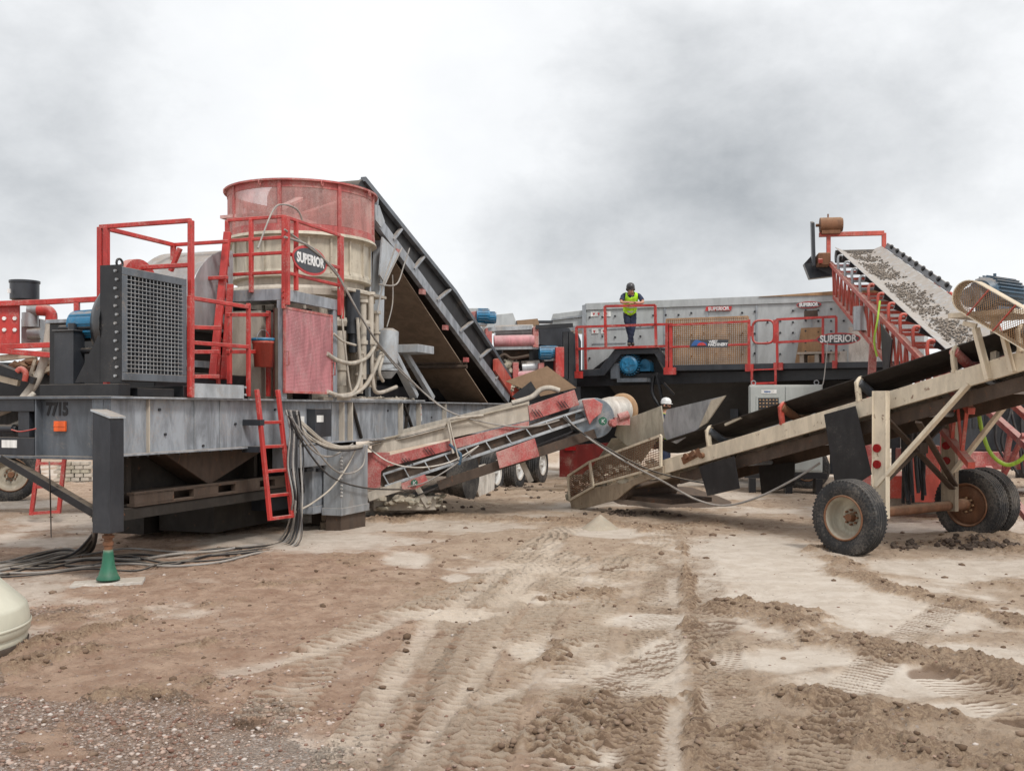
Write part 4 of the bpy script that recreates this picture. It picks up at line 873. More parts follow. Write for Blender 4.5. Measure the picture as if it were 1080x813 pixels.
def belt_sheet(x0, x1, prof, nx=24, th=.012):
    mb = MB(); rows = []
    for i in range(nx+1):
        p = bt(x0+(x1-x0)*i/nx); rows.append([p+Vector((0,y-yn,h)) for y, h in prof])
    n = len(prof); vs = [v for r in rows for v in r]+[v-Vector((0,0,th)) for r in rows for v in r]; N = (nx+1)*n; fs = []
    for i in range(nx):
        for j in range(n-1):
            a = i*n+j; fs.append((a,a+1,a+n+1,a+n)); fs.append((N+a,N+a+n,N+a+n+1,N+a+1))
        for j in (0, n-1): a = i*n+j; fs.append((a,a+n,N+a+n,N+a) if j == 0 else (a,N+a,N+a+n,a+n))
    mb.add(vs, fs, False); return mb
belt_sheet(xt+1.25, xh, [(-.58,.455),(-.47,.40),(-.36,.345),(-.2,.30),(0,.29),(.2,.30),(.36,.345),(.47,.40),(.58,.455)]).build('belt', 'belt', bc)
belt_sheet(xt+.6, xh, [(-.45,-.20),(0,-.21),(.45,-.20)]).build('return_belt', 'belt_under', bc)
mb = MB(); mb.prism([bt(xt+1.8)+Vector((0,.1,-.17)),bt(xh)+Vector((0,.1,-.17)),bt(xh)+Vector((0,.1,-.36)),bt(xt+1.8)+Vector((0,.1,-.36))],(0,.03,0)); mb.prism([bt(xt+1.8)+Vector((0,1.0,-.17)),bt(xh)+Vector((0,1.0,-.17)),bt(xh)+Vector((0,1.0,-.40)),bt(xt+1.8)+Vector((0,1.0,-.40))],(0,.03,0)); mb.each('lower_rail', 'rusty_steel', bc, .004)
mb = MB()
for px in (770, 850, 960, 1050): p = B.Y(px, 470, yn); a = bt(p.x)+Vector((0,.15,-.27)); mb.cyl(a, a+Vector((0,.9,0)), .045)
mb.each('return_roller', 'galv', bc)
# troughing idlers: bent bracket plus three rollers
for px, c1, c2 in ((747,'beige','slate'),(824,'orange_red','rust'),(905,'beige','slate'),(1006,'beige','dusty_red'),(1075,'beige','slate')):
    x = B.Y(px, 440, yn).x; p = bt(x); mb = MB()
    mb.tube(smooth_path([p+Vector((0,.02,.11)),p+Vector((.0,-.02,.22)),p+Vector((0,-.03,.36)),p+Vector((.01,.02,.44)),p+Vector((.02,.08,.44))],4),.028,8)
    mb.bar(p+Vector((0,.03,.12)),p+Vector((0,-.02,.40)),.10,.03,(1,0,0)); mb.bar(p+Vector((0,0,.12)),p+Vector((0,1.2,.12)),.08,.05)
    mb.tube(smooth_path([p+Vector((0,1.18,.11)),p+Vector((.0,1.22,.22)),p+Vector((0,1.23,.36)),p+Vector((.01,1.18,.44))],4),.028,8)
    idl = mb.build('idler_bracket', c1, bc)
    for a, b_ in ((Vector((0,.0,.39)),Vector((0,.36,.215))),(Vector((0,.40,.205)),Vector((0,.80,.205))),(Vector((0,.84,.215)),Vector((0,1.20,.39)))):
        mb = MB(); mb.cyl(p+a, p+b_, .065, n=16); mb.build('roller', c2, idl)
# cart: axle, legs, braces, wheels
xl = 0.0
mb = MB(); mb.cyl((0,-1.30,.5),(0,1.35,.5),.07,n=18); mb.cyl((0,.95,.5),(0,1.25,.5),.085,n=18); mb.build('axle', 'rust', bc)
nl, fl_ = -.82, .86
def leg_at(y, mt):
    mb = MB(); q = bt(0); top = q.z+.12; mb.box((-.10,y-.03,.42),(.10,y+.03,top)); mb.box((-.11,y-.045,.42),(-.095,y+.05,top)); mb.box((.095,y-.045,.42),(.11,y+.05,top)); return mb.build('cart_leg', mt, bc, .004)
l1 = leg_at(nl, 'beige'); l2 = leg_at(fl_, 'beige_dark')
zT = bt(0).z
for y, l in ((nl,l1),(fl_,l2)):
    for z in (zT-.66, zT-.88): mb = MB(); mb.cyl((-.03,y-.03,z),(-.03,y-.055,z),.058,n=24); mb.build('reflector', 'lamp_red', l)
mb = MB(); mb.bar((-.05,nl-.01,.85),bt(1.15)+Vector((0,-.03,-.1)),.05,.11,(0,1,0)); mb.bar((-.05,fl_,.85),bt(1.15)+Vector((0,1.25,-.1)),.05,.11,(0,1,0)); mb.each('side_brace', 'beige', bc, .004)
mb = MB(); mb.bar((.02,nl+.03,.9),(.02,fl_-.03,zT-.25),.03,.10,(1,0,0)); mb.bar((.06,nl+.03,zT-.25),(.06,fl_-.03,.75),.03,.10,(1,0,0)); mb.bar((.5,nl+.1,zT-.3),(.1,fl_-.03,.8),.03,.09,(1,0,0)); mb.box((-.02,-.08,zT-.75),(.12,.12,zT-.6)); mb.each('cross_brace', 'rusty_steel', bc, .003)
wheel(B, 0, -1.52, .50, .27, bc, 'chute', hub='rust', z=.475, deep=.19, rr=.58)
wheel(B, 0, 1.42, .52, .26, bc, 'rust', hub='mesh_rust', z=.485, deep=.02, rr=.60)
wheel(B, 0, 1.75, .52, .26, bc, 'rust', z=.50, face=1)
# tail hopper with guards
P_ = lambda l, y=-.66: [B.Y(a, b, y) for a, b in l]
mb = MB(); mb.prism(P_([(601,528),(626,514),(660,509),(699,491),(699,500),(668,512),(650,527),(603,539)]),(0,.05,0)); mb.prism(P_([(601,528),(626,514),(660,509),(699,491),(699,500),(668,512),(650,527),(603,539)],.62),(0,.05,0)); mb.each('tail_plate', 'beige_dark', bc, .004)
mb = MB(); 
mb.prism(P_([(648,459),(652,444),(676,436),(697,428),(702,462),(661,470)],-.45),(0,.03,0)); mb.prism(P_([(648,459),(652,444),(676,436),(697,428),(702,462),(661,470)],.45),(0,.03,0)); mb.prism([B.Y(622,496,-.6),B.Y(645,462,-.6),B.Y(645,462,-.6)+Vector((0,1.2,0)),B.Y(622,496,-.6)+Vector((0,1.2,0))],(.03,0,0)); mb.each('hopper_wall', 'chute', bc, .004)
mb = MB(); mb.prism(P_([(699,448),(703,432),(765,417),(745,446),(713,468),(702,463)],-.52),(0,.02,0)); mb.prism(P_([(699,448),(703,432),(765,417),(745,446),(713,468),(702,463)],.5),(0,.02,0)); mb.each('skirt_board', 'worn_steel', bc)
mb = MB(); mb.prism(P_([(750,422),(765,417),(745,446),(737,451)],-.56),(0,.03,0)); mb.bar(B.Y(765,448,-.55),B.Y(782,440,-.55),.04); mb.each('skirt_end', 'cream', bc)
def mesh_guard(polyf, y, parent, F, nm='mesh_guard', rows=16, cols=22, mt='mesh_rust', fr='beige', frr=.02, diamond=False):
    a, b_, c_, d_ = polyf; mb = MB()
    for p, q in ((a,b_),(b_,c_),(c_,d_),(d_,a)): mb.bar(p, q, frr*2, frr*2)
    g = mb.build(nm, fr, parent); mb = MB()
    for i in range(1, rows): t = i/rows; mb.bar(a.lerp(d_,t), b_.lerp(c_,t), .006, .012)
    for i in range(1, cols): t = i/cols; mb.bar(a.lerp(b_,t), d_.lerp(c_,t), .004, .006)
    mb.build('mesh', mt, g); return g
mesh_guard([B.Y(624,512,-.68),B.Y(697,492,-.68),B.Y(697,459,-.68),B.Y(622,487,-.68)],0,bc,B,mt='rust',rows=13,cols=30)
mesh_guard([B.Y(601,527,-.70),B.Y(626,513,-.70),B.Y(622,487,-.70),B.Y(599,502,-.70)],0,bc,B,mt='rust',rows=13,cols=16)
mesh_guard([B.X(601,527,B.Y(600,527,-.7).x), B.Y(600,527,-.7)+Vector((0,1.3,0)), B.Y(600,502,-.7)+Vector((0,1.3,0)), B.Y(600,502,-.7)],0,bc,B,mt='rust',rows=14,cols=22)
mb = MB()
rs2 = random.Random(5)
for k in range(90):
    u_ = rs2.random(); w_ = rs2.random()**1.6; a = B.Y(602+88*u_, 527-32*u_-26*w_*(1-abs(u_-.35)), -.60+.25*rs2.random()); r_ = .05+.10*rs2.random()*(1-w_*.5); mb.lump(a,(r_*1.3,r_*.6,r_*.8))
o = mb.build('caked_mud', 'chute', bc); o['kind'] = 'stuff'
mb = MB(); mb.box((xt+.2,-.5,.25),(xt+1.6,.5,.33)); mb.cyl((xt+.45,-.62,.42),(xt+.45,.62,.42),.17); mb.build('tail_pulley', 'rusty_steel', bc)
mb = MB()
for px, py in ((725,481),(733,478),(741,480)): p = B.Y(px,py,yn-.02); mb.cyl(p, p+Vector((0,-.06,0)), .05, n=12)
mb.bar(B.Y(720,486,yn-.02),B.Y(738,476,yn-.02),.03,.12); mb.each('bearing', 'rust', bc)
mb = MB(); mb.prism(P_([(737,492),(774,481),(780,515),(746,523)],-.68),(0,.012,0)); mb.prism(P_([(869,437),(902,428),(919,500),(907,508),(880,507)],-.70),(0,.014,0)); mb.prism(P_([(800,492),(838,487),(838,512),(803,521)],.3),(0,.012,0)); mb.each('rubber_flap', 'rubber', bc)
mb = MB(); a = bt(xh)+Vector((0,.0,.05)); mb.cyl(a,a+Vector((0,1.2,0)),.24,n=26); mb.build('head_pulley', 'rubber', bc)
# drive guard of expanded mesh and its posts, blue motor
gc = [B.Y(1021,313,-.85), B.Y(1098,358,-.85)]; rg = .205; dd = (gc[1]-gc[0]).normalized(); pp = Vector((-dd.z,0,dd.x)); pp = pp if pp.z > 0 else -pp
ol = [gc[0]+(-dd*math.sin(a)+pp*math.cos(a))*rg for a in [math.pi*k/14 for k in range(15)]]+[gc[1]+(dd*math.sin(a)-pp*math.cos(a))*rg for a in [math.pi*k/14 for k in range(15)]]
dg = MB(); 
for k in range(len(ol)): p, q = ol[k], ol[(k+1) % len(ol)]; dg.bar(p-Vector((0,.0,0)), q, .012, .03, (0,1,0)); dg.bar(p+Vector((0,.1,0)), q+Vector((0,.1,0)), .15, .008, (0,0,1) if abs((q-p).normalized().z) < .9 else (1,0,0))
dgo = dg.build('drive_guard', 'beige', bc)
mb = MB(); Lg = (gc[1]-gc[0]).length
def clipseg(o_, d_):
    # part of the line o+t d inside the stadium (in the x,z plane)
    ts = [t*.01 for t in range(-90, 91) ]; ins = []
    for t in ts:
        p = o_+d_*t; s_ = max(0, min(Lg, (p-gc[0]).dot(dd))); ins.append((p-(gc[0]+dd*s_)).length < rg)
    if True not in ins: return None
    i0 = ins.index(True); i1 = len(ins)-1-ins[::-1].index(True); return o_+d_*ts[i0], o_+d_*ts[i1]
for sg in (1, -1):
    dv = (dd*.62+pp*sg*.78).normalized()
    for k in range(-8, 46):
        s_ = clipseg(gc[0]+dd*(k*.034), dv)
        if s_: mb.bar(s_[0], s_[1], .003, .010, (0,1,0))
mb.build('expanded_mesh', 'mesh_rust', dgo)
mb = MB()
for s_ in (.12, .52): mb.bar(gc[0]+dd*s_-pp*rg+Vector((0,-.01,0)), gc[0]+dd*(s_+.08)+pp*rg+Vector((0,-.01,0)), .012, .03, (0,1,0))
mb.each('guard_strap', 'orange_red', dgo)
mb = MB(); mb.cyl(gc[0]+Vector((0,.05,0)),gc[0]+Vector((0,.14,0)),.13,n=26); mb.cyl(gc[0]+Vector((0,.03,0)),gc[0]+Vector((0,.16,0)),.05,n=16); mb.build('drive_sheave', 'galv', dgo)
mb = MB(); mb.bar(B.Y(1029,346,-.72),B.Y(1043,400,-.66),.05,.13,(0,1,0)); mb.bar(B.Y(1058,352,-.72),B.Y(1068,392,-.66),.05,.10,(0,1,0)); mb.bar(B.Y(1016,341,-.72),B.Y(1030,344,-.70),.05,.06); mb.each('guard_post', 'beige', bc, .004)
mb = MB(); a, b_ = B.Y(1030,311,-.45), B.Y(1078,309,-.45); a = B.Y(1036,308,-.5); b_ = a+Vector((0,.75,0)); mb.cyl(a,b_,.19,n=28); mb.cyl(b_,b_+Vector((0,.1,0)),.19,.12,n=28); mb.cyl(a-Vector((0,.06,0)),a,.15,.19,n=28)
for k in range(26):
    an = 2*math.pi*k/26; mb.bar(a+Vector((.2*math.cos(an),.06,.2*math.sin(an))), a+Vector((.2*math.cos(an),.68,.2*math.sin(an))), .012, .04, (math.cos(an),0,math.sin(an)))
mb.box((a.x-.15,a.y+.1,a.z-.26),(a.x+.15,a.y+.6,a.z-.18)); mb.cyl(a+Vector((0,.3,.18)),a+Vector((0,.3,.26)),.02,n=8); mb.build('motor', 'dark_blue', bc)
mb = MB(); mb.box((a.x-.35,a.y-.2,a.z-.32),(a.x+.5,a.y+.8,a.z-.26)); mb.bar((a.x,a.y+.3,a.z-.3),(a.x,a.y+.3,bt(a.x).z),.08); mb.build('motor_mount', 'beige', bc)

# ================================================================== short red conveyor between the two
D = Frame(-2.5, 17.55, 7)
dc = thing('discharge_conveyor', D, 'short mud-splashed red conveyor with dusty skirt boards rising right from under the crushing plant', 'conveyor')
q = lambda l, y=0: [D.Y(a, b, y) for a, b in l]
mb = MB(); mb.prism(q([(392,466),(472,446),(557,426),(558,443),(472,463),(392,480)],.02),(0,.03,0)); mb.prism(q([(388,462),(540,424),(558,421),(558,430),(392,470)],.75),(0,.03,0)); mb.each('skirt_board', 'pale_dusty', dc, .003)
mb = MB(); mb.bar(*q([(388,467),(558,424.5)],.02),.10,.02); mb.build('skirt_cap', 'cream', dc)
mb = MB(); mb.prism(q([(557,428),(606,411),(611,427),(559,444)],0),(0,.03,0)); mb.prism(q([(411,480),(558,444),(558,452),(411,492)],.0),(0,.04,0)); mb.prism(q([(387,477),(411,477),(411,490),(402,497),(401,514),(387,516)],-.03),(0,.04,0)); mb.prism(q([(523,477),(564,462),(569,481),(527,494)],-.16),(0,.02,0)); mb.prism(q([(423,510),(448,500),(452,508),(438,516),(424,516)],-.1),(0,.02,0)); mb.each('side_panel', 'dusty_red', dc, .004)
mb = MB(); mb.angle(*q([(404,500),(617,431)],-.02),.04,.01); mb.angle(*q([(406,513),(620,441)],-.02),.05,.012)
for k in range(11): a, b_ = q([(404,500),(617,431)],-.01), q([(406,513),(620,441)],-.01); t_ = k/10; mb.bar(a[0].lerp(a[1],t_), b_[0].lerp(b_[1],min(1,t_+.02)), .05,.02)
mb.build('side_truss', 'light_steel', dc, .002)
mb = MB(); mb.bar(*q([(404,501),(620,434)],.6),.9,.012); mb.build('belt', 'belt', dc); mb = MB(); mb.bar(*q([(436,522),(640,443)],.5),.8,.02); mb.build('return_belt', 'belt', dc)
mb = MB(); mb.bar(*q([(462,512),(628,457)],.02),.03,.17); mb.bar(*q([(462,512),(628,457)],1.0),.03,.17); mb.each('lower_rail', 'rusty_steel', dc, .004)
mb = MB(); 
for c0 in (4,8): 
    pass
for cx_, cy_ in ((428,488),(451,477),(565,437),(592,428)):
    for k in range(3): mb.bar(*q([(cx_-4+3.4*k,cy_-5+.0*k),(cx_+1+3.4*k,cy_+2)],-.035),.012,.022,(0,1,0))
mb.each('vent_slot', 'letter_black', dc)
mb = MB(); mb.prism(q([(614,422),(626,420),(636,426),(634,436),(626,442),(622,448),(619,440)],-.10),(0,.06,0)); mb.build('head_plate', 'dusty_red', dc, .01)
mb = MB(); c = D.Y(630,441,.1); mb.lathe([(.0,.05),(.36,.05),(.37,.07),(.37,.75),(.36,.8),(0,.8)],(c.x-.06,.0,c.z-.0),(0,1,0),40,0,2*math.pi,False); mb.build('head_drum_cover', 'blue_grey', dc)
mb = MB(); c = D.Y(655,432,.3); mb.lathe([(.0,-.25),(.24,-.25),(.26,-.1),(.24,0),(.27,.05),(.24,.1),(.27,.15),(.24,.2),(.27,.25),(.24,.3)],(c.x-.12,.4,c.z-.02),(.7,.7,0),28); mb.build('drum_lagging', 'white_dirty', dc)
mb = MB(); mb.lathe([(.20,.30),(.33,.30),(.33,.34),(.20,.34),(.20,.30)],(c.x-.12,.4,c.z-.02),(.7,.7,0),28); mb.build('drum_flange', 'mesh_rust', dc)
mb = MB(); p = D.Y(636,444,-.14); mb.cyl(p,p+Vector((0,.04,0)),.075,n=20); p2 = D.Y(437,509,-.14); mb.cyl(p2,p2+Vector((0,.03,0)),.06,n=18); mb.each('green_cap', 'green', dc)
mb = MB(); 
for p_ in (p,p2):
    p_ = p_-Vector((0,.006,0)); mb.bar(p_+Vector((-.02,0,-.035)),p_+Vector((-.02,0,.035)),.012,.008); mb.bar(p_+Vector((-.012,0,0)),p_+Vector((.03,0,.035)),.012,.008); mb.bar(p_+Vector((-.012,0,0)),p_+Vector((.03,0,-.035)),.012,.008)
mb.each('cap_mark', 'letter_white', dc)
mb = MB(); p = D.Y(645,446,-.05); mb.cyl(p,p+Vector((0,-.14,0)),.07,n=20); mb.cyl(p+Vector((0,-.14,0)),p+Vector((0,-.2,0)),.05,n=16); mb.box((p.x+.05,-.1,p.z-.04),(p.x+.33,.1,p.z+.1)); mb.cyl(p+Vector((.12,-.05,.1)),p+Vector((.30,-.05,.16)),.07); mb.build('hydraulic_motor', 'dusty_red', dc)
mb = MB(); mb.tube(smooth_path(q([(478,478),(474,455),(473,444),(482,441),(510,438)],-.12),5),.022); mb.tube(smooth_path(q([(474,444),(478,462),(484,485)],-.14),4),.014); mb.each('hose_guide', 'pale_hose', dc)
mb = MB(); mb.tube(smooth_path(q([(474,468),(480,474),(486,480),(484,490)],-.12),4),.03); mb.build('blue_strap', 'dark_blue', dc)
mb = MB(); mb.bar(*q([(388,524),(424,512)],.0),.08,.16); mb.bar(*q([(440,514),(452,534)],.2),.1); mb.bar(*q([(545,475),(560,508)],.5),.10); mb.box((D.Y(394,540,.2).x,.2,.1),(D.Y(460,540,.2).x,.9,.35)); mb.each('support_leg', 'pale_dusty', dc, .004)
mb = MB()
for k in range(60):
    a = D.Y(random.uniform(395,470), random.uniform(522,538), random.uniform(-.1,.6)); r_ = random.uniform(.03,.09); mb.lump(a,(r_*1.3,r_,r_*.7))
o = mb.build('caked_mud', 'chute', dc); o['kind'] = 'stuff'
mb = MB(); mb.prism(q([(383,500),(612,431),(618,441),(406,515)],.05),(0,.03,0)); mb.build('inner_frame', 'rusty_steel', dc)
mb = MB(); mb.tube(smooth_path(q([(540,425),(560,419),(570,411),(580,409),(590,412)],.3),5),.05,10); mb.build('dust_hood', 'pale_hose', dc)
mb = MB(); mb.prism(q([(533,402),(577,386),(608,409),(570,418)],.9),(0,.05,0)); mb.build('deflector_board', 'board_brown', dc); mb = MB(); mb.prism(q([(540,418),(560,402),(570,418),(550,425)],.8),(0,.03,0)); mb.build('rubber_curtain', 'rubber', dc)

# ================================================================== red stacker conveyor (right, behind)
S = Frame(7.2, 15.7, 80.8)
st = thing('stacker_conveyor', S, 'tall red lattice conveyor carrying broken stone up to a motor at its head, far right', 'conveyor')
HZ = lambda x: 2.98+.308*x
xh2, xt2 = 9.5, -2.6
def sb(x, y, dz=0): return Vector((x, y, HZ(x)+dz))
def strip(prof, x0, x1, nx=20, th=.012):
    mb = MB(); n = len(prof); vs = [sb(x0+(x1-x0)*i/nx, y, h) for i in range(nx+1) for y, h in prof]; N = len(vs); vs += [v-Vector((0,0,th)) for v in vs]; fs = []
    for i in range(nx):
        for j in range(n-1): a = i*n+j; fs.append((a,a+n,a+n+1,a+1)); fs.append((N+a,N+a+1,N+a+n+1,N+a+n))
    for i in range(nx):
        for j in (0, n-1): a = i*n+j; fs.append((a,a+n,N+a+n,N+a))
    return mb.add(vs, fs)
strip([(.56,.10),(.40,.03),(.26,-.03),(0,-.05),(-.26,-.03),(-.40,.03),(-.56,.10)], xt2, xh2).build('belt', 'light_steel', st)
mb = MB(); a = sb(xh2,.55,-.14); mb.cyl(a, a-Vector((0,1.1,0)), .16, n=22); mb.build('head_pulley', 'rubber', st)
mb = MB()
for s_ in (1, -1):
    y = .68*s_; mb.bar(sb(xt2,y,-.30), sb(xh2,y,-.30), .09, .09); mb.bar(sb(xt2,y,-1.02), sb(xh2-.7,y,-1.02), .09, .09)
    n = 22
    for k in range(n): x = xt2+.2+(xh2-.9-xt2)*k/n; mb.bar(sb(x,y,-.30), sb(x+.25,y,-1.02), .045); mb.bar(sb(x+.25,y,-1.02), sb(x+(xh2-.9-xt2)/n,y,-.30), .035)
    mb.bar(sb(xh2-.6,y,-.3), sb(xh2-.7,y,-1.02), .08)
mb.build('lattice_truss', 'orange_red', st)
mb = MB()
for k in range(13):
    x = xt2+.6+k*.9; mb.bar(sb(x,.68,-.26), sb(x,-.68,-.26), .06)
mb.each('cross_tie', 'orange_red', st)
for k in range(11):
    x = -1.2+k*.95; c1 = 'orange_red' if k < 7 else 'galv'
    mb = MB(); mb.tube(smooth_path([sb(x,.66,-.26),sb(x,.68,-.05),sb(x,.66,.06),sb(x,.60,.08),sb(x,.56,.05)],3),.03,7); mb.tube(smooth_path([sb(x,-.66,-.26),sb(x,-.68,-.05),sb(x,-.66,.06),sb(x,-.58,.06)],3),.03,7); mb.bar(sb(x,.66,-.2), sb(x,-.66,-.2), .05); ib = mb.build('idler_bracket', c1, st)
    mb = MB(); mb.cyl(sb(x,.57,.02), sb(x,.28,-.09), .055, n=12); mb.build('roller', 'dark_steel', ib)
    mb = MB(); mb.cyl(sb(x,-.57,.02), sb(x,-.28,-.09), .055, n=12); mb.build('roller', 'dark_steel', ib)
mb = MB(); mb.prism([sb(xh2-6,-.60,.08),sb(xh2-.2,-.60,.08),sb(xh2-.2,-.66,.20),sb(xh2-6,-.66,.20)],(0,-.02,0)); mb.build('shaded_wing_board', 'slate', st)  # board coloured dark for the shadowy right wing of the belt
mb = MB()
for k in range(9): c_ = sb(xh2-.8-k*.62,-.64,.19); mb.ball(c_,(.09,.05,.06),8)
mb.each('guide_roller', 'black_steel', st)
hx = xh2
mb = MB(); mb.bar(sb(hx,.72,-.3), sb(hx,.72,.42), .10); mb.bar(sb(hx,.95,.42), sb(hx,-.62,.42), .11); mb.bar(sb(hx,-.62,.42), sb(hx,-.62,.0), .10); mb.bar(sb(hx-.3,.95,-.2), sb(hx+.2,.95,-.2), .1); mb.build('head_frame', 'orange_red', st, .006)
mb = MB(); a = sb(hx,.93,.66); b_ = sb(hx,.42,.66); mb.cyl(a,b_,.19,n=22); mb.cyl(b_,b_-Vector((0,.04,0)),.17,n=22); mb.cyl(a+Vector((0,.1,0)),a,.04,n=12); mb.box((a.x-.15,.45,a.z-.24),(a.x+.15,.9,a.z-.15)); mb.cyl(a+Vector((0,-.2,.18)),a+Vector((0,-.2,.28)),.02,n=8); mb.build('motor', 'rust', st)
mb = MB(); mb.prism([sb(hx-.1,1.15,.75),sb(hx+.14,1.15,.75),sb(hx+.14,1.12,-.35),sb(hx-.1,1.12,-.35)],(0,-.08,0)); mb.build('belt_drive', 'dark_steel', st, .01)
mb = MB(); a = sb(hx,1.05,-.2); mb.box((a.x-.2,.70,a.z-.18),(a.x+.2,1.0,a.z+.14)); mb.build('gearbox', 'rust', st, .02)
mb = MB(); mb.prism([sb(hx+.2,1.1,-.12),sb(hx+.3,1.28,-.35),sb(hx+.2,1.15,-.72),sb(hx+.2,.55,-.66),sb(hx+.2,.6,-.3)],(.3,0,0)); mb.build('discharge_hood', 'dark_steel', st, .01)
mb = MB(); mb.prism([sb(1.9,.74,-.42),sb(2.9,.74,-.36),sb(2.7,.74,-1.15),sb(2.2,.74,-1.1)],(0,.02,0)); mb.build('rubber_flap', 'rubber', st)
mb = MB(); p = sb(4.9,.78,-.7); mb.cyl(p-Vector((0,0,.25)),p+Vector((0,0,.25)),.13,n=16); mb.build('air_tank', 'worn_steel', st)
mb = MB(); mb.bar(sb(4.0,.68,-1.0), Vector((4.4,.75,0)), .14,.10); mb.bar(sb(4.0,-.68,-1.0), Vector((4.4,-.75,0)), .14,.10); mb.bar(S.Y(1042,433,-.7), S.Y(1100,485,-.7), .10); mb.bar(S.Y(1042,494,-.7), S.Y(1100,566,-.7), .10); mb.bar(S.Y(1066,455,-.7), S.Y(1056,515,-.7), .07); mb.bar(S.Y(1052,515,-.7), S.Y(1080,458,-.7), .06);  mb.each('undercarriage_leg', 'dusty_red', st)
mb = MB(); mb.box((1.6,-.9,.35),(2.9,.9,.75)); mb.box((.9,.2,.35),(1.3,.7,1.3)); mb.build('tool_box', 'orange_red', st, .01)
mb = MB()
rs3 = random.Random(8)
for k in range(14):
    y = .75+.16*rs3.random()+.02*k; x = -.9+rs3.random()*.9; z = 2.05+.3*rs3.random()
    mb.tube(smooth_path([(x,y,z),(x+.05*rs3.uniform(-1,1),y+.02,z-.5),(x+.1*rs3.uniform(-1,1),y+.03,z-1.0),(x+.25*rs3.uniform(-1,1),y,.4+.3*rs3.random())],4),.028,6)
mb.each('hydraulic_hose', 'cable_black', st)
# broken stone riding on the belt
mb = MB(); rs4 = random.Random(3)
for k in range(2300):
    x = rs4.uniform(xt2+.3, xh2-.05); y = rs4.gauss(.02,.17)
    if abs(y) > .42 or (math.sin(x*2.1)+math.sin(x*5.3+1)+2*rs4.random()) < .15: continue
    r_ = rs4.uniform(.010,.032); c_ = S.o+S.u*x+S.v*y; z = HZ(x)-.045+abs(y)*.12+r_*.4
    vs = [(c_.x+p[0]*r_*rs4.uniform(.6,1.4), c_.y+p[1]*r_*rs4.uniform(.6,1.4), z+p[2]*r_*rs4.uniform(.5,1)) for p in ICO]; mb.add(vs, ICF)
o = mb.build('broken_stone', 'rock'); tag(o, 'grey broken stone scattered along the belt of the tall red conveyor', 'stone', kind='stuff')
# ================================================================== screening plant far behind
P = Frame(1.75, 26.2, -24.9)
sp_ = thing('screening_plant', P, 'long light grey screening machine with red railings and a rusty mesh panel, far behind', 'screening plant')
q = lambda l, y=0: [P.Y(a, b, y) for a, b in l]
yb = 1.3
# vibrating screen box
mb = MB(); mb.prism(q([(618,326),(880,315),(975,312),(975,384),(618,392)],yb),(0,2.2,0)); mb.build('screen_box', 'screen_grey', sp_, .01)
mb = MB(); mb.prism(q([(617,320),(880,309),(975,306),(975,315),(617,327)],yb-.04),(0,.06,0)); mb.build('box_rim', 'screen_grey', sp_, .006)
mb = MB(); mb.prism(q([(880,307),(975,303),(975,309),(800,313)],yb-.07),(0,.03,0)); mb.build('rim_dust', 'mesh_rust', sp_)
mb = MB(); mb.prism(q([(583,331),(616,327),(616,348),(578,347)],yb+.1),(0,2.0,0)); mb.build('feed_box', 'screen_grey', sp_, .01)
mb = MB(); mb.prism(q([(581,345),(617,343),(617,348),(580,350)],yb+.02),(0,.1,0)); mb.prism(q([(614,322),(618,321),(618,393),(614,393)],yb-.05),(0,.1,0)); mb.prism(q([(583,336),(616,332),(616,334),(582,338)],yb+.05),(0,.05,0)); mb.each('feed_lip', 'galv', sp_)
mb = MB()
rb = random.Random(4)
for yy_ in (334,345,356,367,378):
    for k in range(22): 
        px = 622+k*13.4
        if rb.random() < .8: p = P.Y(px, yy_-(px-622)*.028-rb.uniform(-1,1), yb); mb.cyl(p, p-Vector((0,.03,0)), .028, n=6)
b_ = mb.build('rivets', 'dark_steel', sp_); b_['kind'] = 'stuff'
mb = MB()
for px in (700, 745, 797, 855): mb.prism(q([(px,322),(px+2,322),(px+2,388),(px,388)],yb-.02),(0,.03,0))
mb.prism(q([(622,347),(690,344),(690,345.5),(622,348.5)],yb-.015),(0,.03,0)); mb.prism(q([(624,362),(660,361),(660,362.3),(624,363.3)],yb-.015),(0,.03,0)); mb.each('panel_seam', 'galv', sp_)
mb = MB(); mb.prism(q([(845,346),(868,345),(870,384),(838,385)],yb-.03),(0,.02,0)); mb.build('dust_streak_plate', 'mesh_rust', sp_)
mb = MB()
for a, b2, c in ((623,329,8),(636,329,8),(624,347,7),(634,347,6)): mb.prism(q([(a,b2),(a+c,b2-.4),(a+c,b2+4.6),(a,b2+5)],yb-.02),(0,.02,0))
mb.each('warning_label', 'white', sp_)
mb = MB()
for a, b2 in ((625,330),(630,330),(638,330),(625.5,348.5),(635.5,348)): mb.prism(q([(a,b2),(a+2.6,b2),(a+1.3,b2+3)],yb-.026),(0,.004,0))
mb.each('warning_mark', 'badge_red', sp_)
# name plates
def slanted(F, x0, y0, x1, y1, y, txt, par, bg_='badge_red', size=.13, fg='letter_white', nm='name_plate', sx=1.0):
    mb = MB(); mb.prism([F.Y(x0,y1,y),F.Y(x0+1,y0,y),F.Y(x1,y0-.3,y),F.Y(x1-1,y1-.3,y)],(0,-.02,0)); o = mb.build(nm, bg_, par)
    c = F.Y((x0+x1)/2,(y0+y1)/2,y-.024); 
    if txt: text_mesh('lettering', txt, size, fg, o, c, (R(90),0,0), .004, .003, sx)
    return o
slanted(P, 744,323.5,772,328, yb-.03, 'SUPERIOR', sp_, size=.13, sx=.95)
oval_sign(P, 853, 321.5, yb-.05, .30, .085, sp_, 'SUPERIOR', .12, .85, .02, nm='name_plate')
